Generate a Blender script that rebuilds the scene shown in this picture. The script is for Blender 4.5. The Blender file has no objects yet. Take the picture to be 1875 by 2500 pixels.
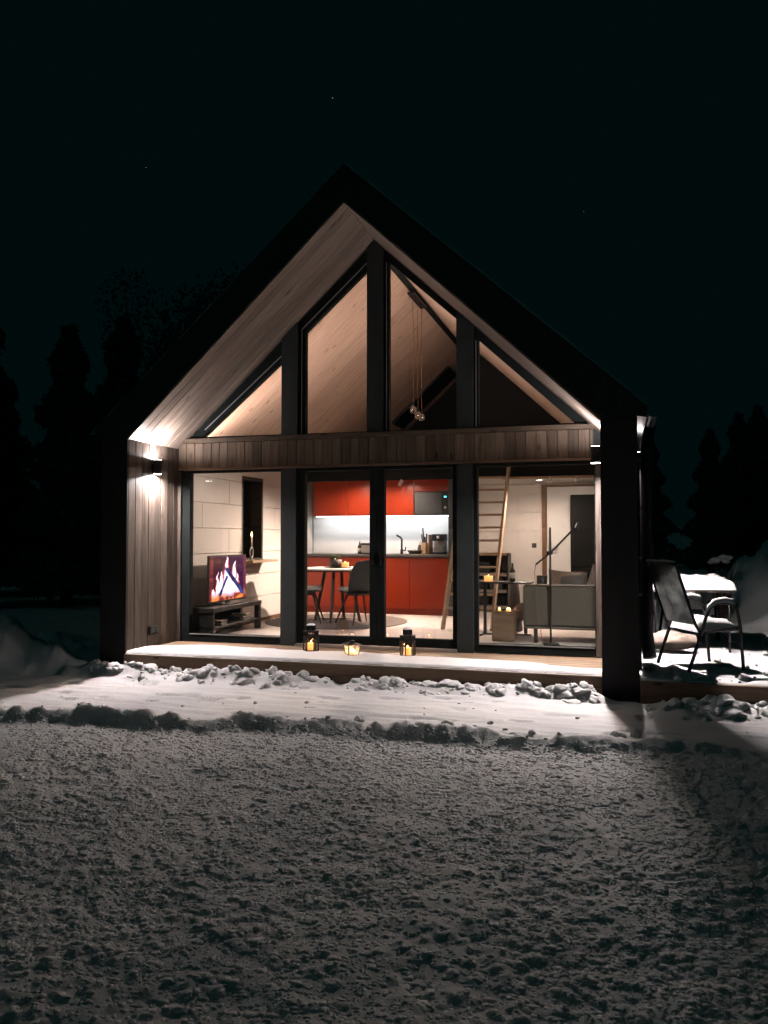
import bpy, math, random
import numpy as np
from mathutils import Matrix, Vector

random.seed(7)
scene = bpy.context.scene
COL = scene.collection
R = math.radians

# ------------------------------------------------------------------ camera
cam_d = bpy.data.cameras.new('camera')
cam = bpy.data.objects.new('camera', cam_d); COL.objects.link(cam)
cam_d.sensor_fit = 'HORIZONTAL'; cam_d.sensor_width = 36.0
cam_d.lens = 36.0 * 1967.4 / 1875.0
cam_d.clip_start = 0.05; cam_d.clip_end = 2000
YAW, PITCH = -0.2846, 0.0312
fwd = Vector((math.sin(YAW) * math.cos(PITCH), math.cos(YAW) * math.cos(PITCH), math.sin(PITCH)))
cam.location = (2.7727, -7.9604, 1.308)
cam.rotation_euler = fwd.to_track_quat('-Z', 'Y').to_euler()
scene.camera = cam

# ------------------------------------------------------------------ night sky
world = bpy.data.worlds.new('World'); scene.world = world
world.use_nodes = True
bg = world.node_tree.nodes['Background']
bg.inputs['Color'].default_value = (0.06, 0.62, 0.66, 1)
bg.inputs['Strength'].default_value = 0.0056

# one faint teal sun, added as ambient fill for the dark ground
sun_d = bpy.data.lights.new('fill_sun', 'SUN'); sun_d.energy = 0.02; sun_d.angle = R(3)
sun_d.color = (0.42, 1.0, 0.92)
sun = bpy.data.objects.new('fill_sun', sun_d); COL.objects.link(sun)
sun.rotation_euler = (R(48), 0, R(-35))

scene.view_settings.view_transform = 'Standard'
scene.view_settings.look = 'None'
scene.view_settings.exposure = 0.0
scene.view_settings.gamma = 1.0
scene.view_settings.use_curve_mapping = False
scene.cycles.use_denoising = True
scene.cycles.max_bounces = 8
scene.cycles.diffuse_bounces = 4
scene.cycles.glossy_bounces = 4
scene.cycles.transparent_max_bounces = 16
scene.cycles.sample_clamp_indirect = 4.0
scene.cycles.caustics_reflective = False
scene.cycles.caustics_refractive = False

# ------------------------------------------------------------------ helpers: materials
def new_mat(name):
    m = bpy.data.materials.new(name); m.use_nodes = True
    nt = m.node_tree; b = nt.nodes['Principled BSDF']
    return m, nt, b

def mat(name, col, rough=0.6, metal=0.0, var=0.12, nscale=6.0, bump=0.0, bscale=40.0, emis=None, estr=0.0, spec=0.5):
    m, nt, b = new_mat(name)
    b.inputs['Roughness'].default_value = rough
    b.inputs['Metallic'].default_value = metal
    b.inputs['Specular IOR Level'].default_value = spec
    tc = nt.nodes.new('ShaderNodeTexCoord')
    n = nt.nodes.new('ShaderNodeTexNoise'); n.inputs['Scale'].default_value = nscale
    n.inputs['Detail'].default_value = 5
    nt.links.new(tc.outputs['Object'], n.inputs['Vector'])
    r = nt.nodes.new('ShaderNodeValToRGB')
    r.color_ramp.elements[0].position = 0.3; r.color_ramp.elements[1].position = 0.7
    r.color_ramp.elements[0].color = tuple(max(0, c * (1 - var)) for c in col) + (1,)
    r.color_ramp.elements[1].color = tuple(min(1, c * (1 + var)) for c in col) + (1,)
    nt.links.new(n.outputs['Fac'], r.inputs['Fac'])
    nt.links.new(r.outputs['Color'], b.inputs['Base Color'])
    if bump:
        n2 = nt.nodes.new('ShaderNodeTexNoise'); n2.inputs['Scale'].default_value = bscale; n2.inputs['Detail'].default_value = 4
        nt.links.new(tc.outputs['Object'], n2.inputs['Vector'])
        bp = nt.nodes.new('ShaderNodeBump'); bp.inputs['Strength'].default_value = bump; bp.inputs['Distance'].default_value = 0.01
        nt.links.new(n2.outputs['Fac'], bp.inputs['Height']); nt.links.new(bp.outputs['Normal'], b.inputs['Normal'])
    if emis:
        b.inputs['Emission Color'].default_value = tuple(emis) + (1,)
        b.inputs['Emission Strength'].default_value = estr
    return m

def wood(name, dark, light, rough=0.6, rnd=0.35, knots=True, grain=16.0, bump=0.25, kn=(0.04, 0.14)):
    """wood whose grain runs along the object's local X; each board gets its own tone"""
    m, nt, b = new_mat(name); L = nt.links.new
    b.inputs['Roughness'].default_value = rough
    b.inputs['Specular IOR Level'].default_value = 0.3
    tc = nt.nodes.new('ShaderNodeTexCoord'); oi = nt.nodes.new('ShaderNodeObjectInfo')
    mul = nt.nodes.new('ShaderNodeMath'); mul.operation = 'MULTIPLY'; mul.inputs[1].default_value = 37.0
    L(oi.outputs['Random'], mul.inputs[0])
    add = nt.nodes.new('ShaderNodeVectorMath'); add.operation = 'ADD'
    L(tc.outputs['Object'], add.inputs[0]); L(mul.outputs[0], add.inputs[1])
    mp = nt.nodes.new('ShaderNodeMapping'); mp.inputs['Scale'].default_value = (1.3, grain, grain)
    L(add.outputs[0], mp.inputs['Vector'])
    n = nt.nodes.new('ShaderNodeTexNoise'); n.inputs['Scale'].default_value = 1.6; n.inputs['Detail'].default_value = 7; n.inputs['Roughness'].default_value = 0.62
    L(mp.outputs[0], n.inputs['Vector'])
    r = nt.nodes.new('ShaderNodeValToRGB'); r.color_ramp.elements[0].position = 0.28; r.color_ramp.elements[1].position = 0.72
    r.color_ramp.elements[0].color = dark + (1,); r.color_ramp.elements[1].color = light + (1,)
    L(n.outputs['Fac'], r.inputs['Fac'])
    # board to board tone
    mr = nt.nodes.new('ShaderNodeMapRange'); mr.inputs['To Min'].default_value = 1 - rnd; mr.inputs['To Max'].default_value = 1 + rnd * 0.6
    L(oi.outputs['Random'], mr.inputs['Value'])
    mx = nt.nodes.new('ShaderNodeVectorMath'); mx.operation = 'SCALE'
    L(r.outputs['Color'], mx.inputs[0]); L(mr.outputs[0], mx.inputs['Scale'])
    out = mx.outputs[0]
    if knots:
        mk = nt.nodes.new('ShaderNodeMapping'); mk.inputs['Scale'].default_value = (2.6, 6.5, 0.01)
        L(add.outputs[0], mk.inputs['Vector'])
        v = nt.nodes.new('ShaderNodeTexVoronoi'); v.inputs['Scale'].default_value = 1.0
        L(mk.outputs[0], v.inputs['Vector'])
        kr = nt.nodes.new('ShaderNodeValToRGB'); kr.color_ramp.elements[0].position = kn[0]; kr.color_ramp.elements[1].position = kn[1]
        kr.color_ramp.elements[0].color = (0.25, 0.22, 0.2, 1); kr.color_ramp.elements[1].color = (1, 1, 1, 1)
        L(v.outputs['Distance'], kr.inputs['Fac'])
        k = nt.nodes.new('ShaderNodeVectorMath'); k.operation = 'MULTIPLY'
        L(out, k.inputs[0]); L(kr.outputs['Color'], k.inputs[1]); out = k.outputs[0]
    L(out, b.inputs['Base Color'])
    if bump:
        bp = nt.nodes.new('ShaderNodeBump'); bp.inputs['Strength'].default_value = bump; bp.inputs['Distance'].default_value = 0.006
        L(n.outputs['Fac'], bp.inputs['Height']); L(bp.outputs['Normal'], b.inputs['Normal'])
    return m

def snow_mat(name, tint=(0.80, 0.80, 0.81), fine=1.0):
    m, nt, b = new_mat(name); L = nt.links.new
    b.inputs['Roughness'].default_value = 0.65
    b.inputs['Specular IOR Level'].default_value = 0.25
    geo = nt.nodes.new('ShaderNodeNewGeometry')
    n1 = nt.nodes.new('ShaderNodeTexNoise'); n1.inputs['Scale'].default_value = 1.1; n1.inputs['Detail'].default_value = 4
    n2 = nt.nodes.new('ShaderNodeTexNoise'); n2.inputs['Scale'].default_value = 26; n2.inputs['Detail'].default_value = 6; n2.inputs['Roughness'].default_value = 0.7
    n3 = nt.nodes.new('ShaderNodeTexNoise'); n3.inputs['Scale'].default_value = 130; n3.inputs['Detail'].default_value = 3
    for n in (n1, n2, n3): L(geo.outputs['Position'], n.inputs['Vector'])
    r = nt.nodes.new('ShaderNodeValToRGB'); r.color_ramp.elements[0].position = 0.35; r.color_ramp.elements[1].position = 0.65
    r.color_ramp.elements[0].color = tuple(c * 0.93 for c in tint) + (1,); r.color_ramp.elements[1].color = tint + (1,)
    L(n1.outputs['Fac'], r.inputs['Fac']); L(r.outputs['Color'], b.inputs['Base Color'])
    a = nt.nodes.new('ShaderNodeMath'); a.operation = 'MULTIPLY_ADD'; a.inputs[1].default_value = 0.35
    L(n3.outputs['Fac'], a.inputs[0]); L(n2.outputs['Fac'], a.inputs[2])
    bp = nt.nodes.new('ShaderNodeBump'); bp.inputs['Strength'].default_value = 0.5 * fine; bp.inputs['Distance'].default_value = 0.010
    L(a.outputs[0], bp.inputs['Height']); L(bp.outputs['Normal'], b.inputs['Normal'])
    return m

def glass_mat(name, tint=(0.93, 0.95, 0.94), base=0.045, edge=0.6):
    m = bpy.data.materials.new(name); m.use_nodes = True
    nt = m.node_tree; L = nt.links.new
    for n in list(nt.nodes): nt.nodes.remove(n)
    o = nt.nodes.new('ShaderNodeOutputMaterial'); mix = nt.nodes.new('ShaderNodeMixShader')
    t = nt.nodes.new('ShaderNodeBsdfTransparent'); t.inputs['Color'].default_value = tint + (1,)
    g = nt.nodes.new('ShaderNodeBsdfGlossy'); g.inputs['Roughness'].default_value = 0.01
    lw = nt.nodes.new('ShaderNodeLayerWeight'); lw.inputs['Blend'].default_value = 0.5
    p = nt.nodes.new('ShaderNodeMath'); p.operation = 'POWER'; p.inputs[1].default_value = 4.5
    q = nt.nodes.new('ShaderNodeMath'); q.operation = 'MULTIPLY_ADD'; q.inputs[1].default_value = edge; q.inputs[2].default_value = base
    L(lw.outputs['Facing'], p.inputs[0]); L(p.outputs[0], q.inputs[0]); L(q.outputs[0], mix.inputs[0])
    L(t.outputs[0], mix.inputs[1]); L(g.outputs[0], mix.inputs[2]); L(mix.outputs[0], o.inputs[0])
    return m

def emit(name, col, s):
    m, nt, b = new_mat(name)
    b.inputs['Base Color'].default_value = tuple(col) + (1,)
    b.inputs['Emission Color'].default_value = tuple(col) + (1,)
    b.inputs['Emission Strength'].default_value = s
    return m

M = dict(
    black_wood=wood('black_stained_wood', (0.006, 0.006, 0.006), (0.015, 0.014, 0.013), rough=0.7, rnd=0.25, knots=False),
    porch_wood=wood('weathered_porch_boards', (0.026, 0.020, 0.0165), (0.125, 0.096, 0.080), rough=0.45, rnd=0.5, grain=11),
    soffit_wood=wood('soffit_boards', (0.145, 0.115, 0.096), (0.31, 0.252, 0.215), rough=0.45, rnd=0.34, kn=(0.05, 0.17)),
    clad_wood=wood('beam_cladding', (0.070, 0.052, 0.039), (0.20, 0.148, 0.11), rough=0.6, rnd=0.45, kn=(0.05, 0.18)),
    ceil_wood=wood('pine_ceiling', (0.46, 0.32, 0.245), (0.64, 0.475, 0.375), rough=0.5, rnd=0.09, bump=0.06),
    deck_wood=wood('deck_boards', (0.20, 0.13, 0.08), (0.36, 0.25, 0.165), rough=0.55, rnd=0.2),
    fascia_wood=wood('deck_fascia', (0.13, 0.083, 0.052), (0.25, 0.165, 0.11), rough=0.6, rnd=0.15),
    ladder_wood=wood('ladder_pine', (0.33, 0.22, 0.14), (0.50, 0.36, 0.25), rough=0.5, rnd=0.1, knots=False, bump=0.1),
    brown_wood=wood('brown_trim', (0.12, 0.06, 0.03), (0.2, 0.11, 0.06), rough=0.5, rnd=0.1, knots=False),
    dark_wood=wood('dark_wood', (0.02, 0.016, 0.013), (0.05, 0.038, 0.03), rough=0.45, rnd=0.1, knots=False),
    frame=mat('window_frame_black', (0.010, 0.013, 0.013), 0.8, var=0.2, spec=0.06),
    post=mat('post_dark_paint', (0.013, 0.018, 0.019), 0.7, var=0.25, bump=0.2, bscale=60),
    bead=mat('glazing_bead_grey', (0.26, 0.26, 0.255), 0.4, var=0.05),
    alu=mat('aluminium_track', (0.55, 0.55, 0.54), 0.35, metal=0.8, var=0.05),
    black=mat('black_metal', (0.012, 0.012, 0.013), 0.4, var=0.2, spec=0.4),
    blackmatte=mat('matte_black', (0.006, 0.0065, 0.0065), 0.8, var=0.2, spec=0.15),
    pipe=mat('downpipe_paint', (0.010, 0.012, 0.012), 0.38, var=0.3),
    roof=mat('roof_sheet', (0.006, 0.007, 0.0075), 0.55, var=0.2),
    panel=mat('white_wall_panel', (0.70, 0.66, 0.62), 0.6, var=0.03, nscale=3, bump=0.05),
    plaster=mat('white_plaster', (0.74, 0.72, 0.69), 0.7, var=0.03),
    splash=mat('backsplash_white', (0.82, 0.82, 0.83), 0.25, var=0.02),
    red=mat('red_cabinet_front', (0.275, 0.026, 0.006), 0.3, var=0.05),
    counter=mat('dark_counter', (0.10, 0.095, 0.09), 0.35, var=0.25, nscale=30),
    graypanel=mat('dark_grey_panel', (0.035, 0.04, 0.042), 0.5),
    floor=wood('grey_floor_boards', (0.58, 0.53, 0.495), (0.70, 0.65, 0.61), rough=0.22, rnd=0.1, knots=False, grain=8, bump=0.03),
    steel=mat('brushed_steel', (0.55, 0.54, 0.53), 0.28, metal=1.0, var=0.1),
    rug=mat('pale_rug', (0.66, 0.63, 0.60), 0.95, var=0.1, nscale=60, bump=0.08, bscale=200),
    rugedge=mat('dark_rug_edge', (0.08, 0.06, 0.05), 0.9),
    cushion=mat('light_grey_fabric', (0.52, 0.48, 0.45), 0.9, var=0.1, nscale=40, bump=0.2, bscale=300),
    shell=mat('charcoal_shell', (0.022, 0.025, 0.028), 0.65, var=0.2, nscale=30),
    tabletop=mat('white_table_top', (0.72, 0.69, 0.66), 0.35, var=0.03),
    sofa=mat('olive_grey_fabric', (0.098, 0.086, 0.070), 0.95, var=0.16, nscale=90, bump=0.35, bscale=350),
    pillow=mat('brown_pillow', (0.17, 0.11, 0.085), 0.95, var=0.2, nscale=25, bump=0.4, bscale=150),
    throw=mat('grey_throw', (0.30, 0.25, 0.22), 0.95, var=0.15, nscale=40, bump=0.4, bscale=180),
    log=wood('wood_log', (0.09, 0.052, 0.03), (0.26, 0.165, 0.10), rough=0.7, rnd=0.1, knots=True, grain=10),
    wax=mat('lit_wax', (0.8, 0.45, 0.2), 0.5, emis=(1.0, 0.33, 0.07), estr=2.0),
    flame=emit('flame', (1.0, 0.55, 0.2), 30.0),
    softglow=mat('warm_candle_glass', (0.8, 0.4, 0.15), 0.3, emis=(1.0, 0.42, 0.12), estr=1.5),
    lens=emit('lamp_lens', (1.0, 0.93, 0.86), 30.0),
    ledstrip=emit('led_strip', (0.95, 0.97, 1.0), 8.0),
    glass=glass_mat('window_glass'),
    frosted=None, bulbglass=glass_mat('bulb_glass', (0.95, 0.95, 0.95), 0.30, 0.70),
    thinglass=glass_mat('thin_glass', (0.96, 0.96, 0.96), 0.03, 0.7),
    amber=mat('green_bottle_glass', (0.03, 0.035, 0.02), 0.12, var=0.2),
    label=mat('paper_label', (0.62, 0.57, 0.47), 0.7),
    ceramic=mat('dark_ceramic', (0.06, 0.05, 0.045), 0.6, var=0.3, nscale=15),
    leaf=mat('green_leaf', (0.07, 0.11, 0.05), 0.6, var=0.4, nscale=20),
    needle=mat('spruce_needles', (0.06, 0.085, 0.075), 0.8, var=0.4, nscale=2),
    bark=mat('bark', (0.05, 0.042, 0.036), 0.9, var=0.4, nscale=8, bump=0.5, bscale=20),
    sling=mat('dark_sling_fabric', (0.085, 0.09, 0.085), 0.8, var=0.7, nscale=11, bump=0.15, bscale=200),
    sack=mat('pale_printed_sack', (0.42, 0.33, 0.27), 0.7, var=0.4, nscale=9, bump=0.5, bscale=14),
    white=mat('white_plastic', (0.75, 0.74, 0.72), 0.4, var=0.03),
    lightwood=mat('light_wood', (0.52, 0.35, 0.2), 0.5, var=0.1, nscale=12),
    snow=snow_mat('snow'),
    snowfine=snow_mat('soft_snow', fine=0.7),
    star=emit('star', (0.9, 1.0, 1.0), 0.7),
    bluelight=emit('blue_display', (0.1, 0.7, 0.9), 3.0),
    ice=glass_mat('ice', (0.9, 0.95, 0.97), 0.2, 0.7),
)

def frosted_mat():
    m = bpy.data.materials.new('cut_glass'); m.use_nodes = True
    nt = m.node_tree; L = nt.links.new
    for n in list(nt.nodes): nt.nodes.remove(n)
    o = nt.nodes.new('ShaderNodeOutputMaterial'); mix = nt.nodes.new('ShaderNodeMixShader')
    t = nt.nodes.new('ShaderNodeBsdfTransparent'); g = nt.nodes.new('ShaderNodeBsdfTranslucent'); g.inputs['Color'].default_value = (0.9, 0.85, 0.8, 1)
    tc = nt.nodes.new('ShaderNodeTexCoord'); n = nt.nodes.new('ShaderNodeTexNoise'); n.inputs['Scale'].default_value = 28
    r = nt.nodes.new('ShaderNodeValToRGB'); r.color_ramp.elements[0].position = 0.4; r.color_ramp.elements[1].position = 0.6
    r.color_ramp.elements[0].color = (0.25, 0.25, 0.25, 1); r.color_ramp.elements[1].color = (0.85, 0.85, 0.85, 1)
    L(tc.outputs['Object'], n.inputs['Vector']); L(n.outputs['Fac'], r.inputs['Fac']); L(r.outputs['Color'], mix.inputs[0])
    L(t.outputs[0], mix.inputs[1]); L(g.outputs[0], mix.inputs[2]); L(mix.outputs[0], o.inputs[0])
    return m
M['frosted'] = frosted_mat()
def sling_mat():
    m, nt, b = new_mat('patio_sling'); L = nt.links.new
    b.inputs['Base Color'].default_value = (0.05, 0.052, 0.05, 1); b.inputs['Roughness'].default_value = 0.8
    out = nt.nodes['Material Output']; mix = nt.nodes.new('ShaderNodeMixShader'); t = nt.nodes.new('ShaderNodeBsdfTranslucent'); t.inputs['Color'].default_value = (0.34, 0.36, 0.35, 1)
    tc = nt.nodes.new('ShaderNodeTexCoord'); n = nt.nodes.new('ShaderNodeTexNoise'); n.inputs['Scale'].default_value = 9; n.inputs['Detail'].default_value = 8; n.inputs['Roughness'].default_value = 0.75
    r = nt.nodes.new('ShaderNodeMapRange'); r.inputs['From Min'].default_value = 0.4; r.inputs['From Max'].default_value = 0.72; r.inputs['To Min'].default_value = 0.04; r.inputs['To Max'].default_value = 0.36
    L(tc.outputs['Object'], n.inputs['Vector']); L(n.outputs['Fac'], r.inputs['Value']); L(r.outputs[0], mix.inputs[0])
    L(b.outputs[0], mix.inputs[1]); L(t.outputs[0], mix.inputs[2]); L(mix.outputs[0], out.inputs['Surface'])
    return m
M['sling'] = sling_mat()

# ------------------------------------------------------------------ helpers: geometry
class MB:
    def __init__(s): s.v = []; s.f = []; s.smooth = False
    def add(s, vs, fs):
        o = len(s.v); s.v += [tuple(p) for p in vs]; s.f += [tuple(i + o for i in f) for f in fs]; return s
    def box(s, x0, x1, y0, y1, z0, z1):
        vs = [(x0,y0,z0),(x1,y0,z0),(x1,y1,z0),(x0,y1,z0),(x0,y0,z1),(x1,y0,z1),(x1,y1,z1),(x0,y1,z1)]
        return s.add(vs, [(0,3,2,1),(4,5,6,7),(0,1,5,4),(1,2,6,5),(2,3,7,6),(3,0,4,7)])
    def bevel_box(s, x0, x1, y0, y1, z0, z1, b=0.01):
        # chamfered box: three nested rings per axis, built as a hull of 24 points
        vs = []
        for sx, X in ((1, x0), (-1, x1)):
            for sy, Y in ((1, y0), (-1, y1)):
                for sz, Z in ((1, z0), (-1, z1)):
                    vs += [(X, Y + sy * b, Z + sz * b), (X + sx * b, Y, Z + sz * b), (X + sx * b, Y + sy * b, Z)]
        import bmesh
        bm = bmesh.new()
        for p in vs: bm.verts.new(p)
        bmesh.ops.convex_hull(bm, input=bm.verts)
        bm.verts.ensure_lookup_table(); bm.verts.index_update()
        o = [tuple(v.co) for v in bm.verts]; f = [tuple(v.index for v in fa.verts) for fa in bm.faces]
        bm.free(); return s.add(o, f)
    def prism(s, poly, y0, y1):
        n = len(poly)
        a = sum(poly[i][0] * poly[(i + 1) % n][1] - poly[(i + 1) % n][0] * poly[i][1] for i in range(n))
        if a < 0: poly = poly[::-1]
        vs = [(x, y0, z) for x, z in poly] + [(x, y1, z) for x, z in poly]
        fs = [tuple(range(n)), tuple(range(2 * n - 1, n - 1, -1))]
        fs += [(i, i + n, (i + 1) % n + n, (i + 1) % n) for i in range(n)]
        return s.add(vs, fs)
    def ring(s, outer, inner, y0, y1):
        n = len(outer)
        vs = [(x, y0, z) for x, z in outer] + [(x, y0, z) for x, z in inner] + [(x, y1, z) for x, z in outer] + [(x, y1, z) for x, z in inner]
        fs = []
        for i in range(n):
            j = (i + 1) % n
            fs += [(i, j, n + j, n + i), (2*n + i, 3*n + i, 3*n + j, 2*n + j), (i, 2*n + i, 2*n + j, j), (n + i, n + j, 3*n + j, 3*n + i)]
        return s.add(vs, fs)
    def bar(s, a, b, w, t=None, up=(0, 0, 1)):
        a, b = Vector(a), Vector(b); d = (b - a).normalized(); t = t or w
        u = Vector(up)
        if abs(d.dot(u)) > 0.98: u = Vector((0, 1, 0)) if abs(d.y) < 0.9 else Vector((1, 0, 0))
        x = d.cross(u).normalized(); y = x.cross(d).normalized()
        vs = []
        for p in (a, b):
            for sx, sy in ((-1,-1),(1,-1),(1,1),(-1,1)): vs.append(p + x * (sx * w / 2) + y * (sy * t / 2))
        return s.add(vs, [(0,1,2,3),(7,6,5,4),(0,4,5,1),(1,5,6,2),(2,6,7,3),(3,7,4,0)])
    def tube(s, pts, r, n=8, caps=True):
        pts = [Vector(p) for p in pts]; rr = r if isinstance(r, (list, tuple)) else [r] * len(pts)
        o = len(s.v); prev = None
        for i, p in enumerate(pts):
            d = (pts[min(i + 1, len(pts) - 1)] - pts[max(i - 1, 0)]).normalized()
            if prev is None:
                u = Vector((0, 0, 1)) if abs(d.z) < 0.9 else Vector((1, 0, 0))
                x = d.cross(u).normalized()
            else: x = (prev - d * prev.dot(d)).normalized()
            prev = x; y = d.cross(x)
            for k in range(n):
                a = 2 * math.pi * k / n
                s.v.append(tuple(p + (x * math.cos(a) + y * math.sin(a)) * rr[i]))
        for i in range(len(pts) - 1):
            for k in range(n):
                a, b = o + i * n + k, o + i * n + (k + 1) % n
                s.f.append((a, b, b + n, a + n))
        if caps:
            s.f.append(tuple(o + k for k in range(n - 1, -1, -1)))
            e = o + (len(pts) - 1) * n; s.f.append(tuple(e + k for k in range(n)))
        return s
    def lathe(s, prof, n=20, c=(0, 0), ph=0.0):
        o = len(s.v)
        for r, z in prof:
            for k in range(n):
                a = 2 * math.pi * k / n + ph
                s.v.append((c[0] + r * math.cos(a), c[1] + r * math.sin(a), z))
        for i in range(len(prof) - 1):
            for k in range(n):
                a, b = o + i * n + k, o + i * n + (k + 1) % n
                s.f.append((a, b, b + n, a + n))
        if prof[0][0] > 1e-5: s.f.append(tuple(o + k for k in range(n - 1, -1, -1)))
        e = o + (len(prof) - 1) * n
        if prof[-1][0] > 1e-5: s.f.append(tuple(e + k for k in range(n)))
        return s
    def grid(s, P):
        """P[i][j] points -> surface"""
        o = len(s.v); ni, nj = len(P), len(P[0])
        for row in P: s.v += [tuple(p) for p in row]
        for i in range(ni - 1):
            for j in range(nj - 1):
                a = o + i * nj + j; s.f.append((a, a + 1, a + nj + 1, a + nj))
        return s
    def build(s, name, m, parent=None, smooth=False, loc=None):
        me = bpy.data.meshes.new(name); me.from_pydata(s.v, [], s.f); me.update()
        if smooth: me.polygons.foreach_set('use_smooth', [True] * len(me.polygons))
        return link(name, me, m, parent, loc)

def link(name, me, m, parent=None, loc=None):
    if m and not me.materials: me.materials.append(M[m] if isinstance(m, str) else m)
    o = bpy.data.objects.new(name, me); COL.objects.link(o)
    if parent: o.parent = parent
    if loc: o.location = loc
    return o

def tag(o, label=None, cat=None, group=None, kind=None):
    if label: o['label'] = label
    if cat: o['category'] = cat
    if group: o['group'] = group
    if kind: o['kind'] = kind
    return o

def thing(name, label, cat, loc=(0, 0, 0), rz=0.0, group=None):
    o = bpy.data.objects.new(name, None); COL.objects.link(o)
    o.empty_display_size = 0.2
    o.location = loc; o.rotation_euler = (0, 0, rz)
    return tag(o, label, cat, group)

def copy_tree(o, parent=None):
    kids = [c for c in bpy.data.objects if c.parent == o]
    c = o.copy(); COL.objects.link(c)
    if parent: c.parent = parent
    for k in kids: copy_tree(k, c)
    return c

_bc = {}
def board(name, c, ax, wx, L, w, t, m, parent, bev=0.003):
    """a plank: local X along ax (length L), local Y along wx (width w)"""
    key = (round(L, 3), round(w, 3), round(t, 3), m)
    if key not in _bc:
        mb = MB().bevel_box(-L/2, L/2, -w/2, w/2, -t/2, t/2, min(bev, t * 0.3, w * 0.3))
        me = bpy.data.meshes.new(name); me.from_pydata(mb.v, [], mb.f); me.update(); me.materials.append(M[m]); _bc[key] = me
    o = bpy.data.objects.new(name, _bc[key]); COL.objects.link(o)
    X = Vector(ax).normalized(); Y = Vector(wx).normalized(); Z = X.cross(Y)
    mw = Matrix((X, Y, Z)).transposed().to_4x4(); mw.translation = Vector(c)
    o.parent = parent; o.matrix_local = mw
    return o

# numpy value noise -----------------------------------------------------------
_rng = np.random.RandomState(11)
_tab = _rng.rand(512, 512)
def vnoise(x, y, s=0):
    x = np.asarray(x, float) + s * 17.31; y = np.asarray(y, float) + s * 9.77
    xi = np.floor(x).astype(int); yi = np.floor(y).astype(int)
    fx = x - xi; fy = y - yi
    fx = fx * fx * fx * (fx * (fx * 6 - 15) + 10); fy = fy * fy * fy * (fy * (fy * 6 - 15) + 10)
    t = _tab; a = t[xi % 512, yi % 512]; b = t[(xi + 1) % 512, yi % 512]; c = t[xi % 512, (yi + 1) % 512]; d = t[(xi + 1) % 512, (yi + 1) % 512]
    return (a * (1 - fx) + b * fx) * (1 - fy) + (c * (1 - fx) + d * fx) * fy
def fbm(x, y, s=0, o=4, g=0.5):
    r = 0; a = 1; n = 0
    for k in range(o):
        r = r + a * vnoise(x, y, s + k * 3); n += a; a *= g
        x, y = (x * 0.8 - y * 0.6) * 2.03, (x * 0.6 + y * 0.8) * 2.03
    return r / n
def billow(x, y, s=0, o=3):
    r = 0; a = 1; n = 0
    for k in range(o):
        r = r + a * (1 - np.abs(2 * vnoise(x * 2.1 ** k, y * 2.1 ** k, s + k * 5) - 1) ** 0.8); n += a; a *= 0.5
    return r / n
def sstep(a, b, x):
    t = np.clip((x - a) / (b - a), 0, 1); return t * t * (3 - 2 * t)

def area(name, loc, size, power, col, rot=(0, 0, 0), shape='DISK', size_y=None, spread=180):
    d = bpy.data.lights.new(name, 'AREA'); d.shape = shape; d.size = size
    if size_y: d.size_y = size_y
    d.energy = power; d.color = col; d.spread = R(spread)
    o = bpy.data.objects.new(name, d); COL.objects.link(o); o.location = loc; o.rotation_euler = rot
    return o
def spot(name, loc, target, power, col, angle=70, blend=0.6, r=0.03):
    d = bpy.data.lights.new(name, 'SPOT'); d.energy = power; d.color = col; d.spot_size = R(angle); d.spot_blend = blend; d.shadow_soft_size = r
    o = bpy.data.objects.new(name, d); COL.objects.link(o); o.location = loc
    o.rotation_euler = (Vector(target) - Vector(loc)).to_track_quat('-Z', 'Y').to_euler()
    return o
def point(name, loc, power, col, r=0.02):
    d = bpy.data.lights.new(name, 'POINT'); d.energy = power; d.color = col; d.shadow_soft_size = r
    o = bpy.data.objects.new(name, d); COL.objects.link(o); o.location = loc
    return o

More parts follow.
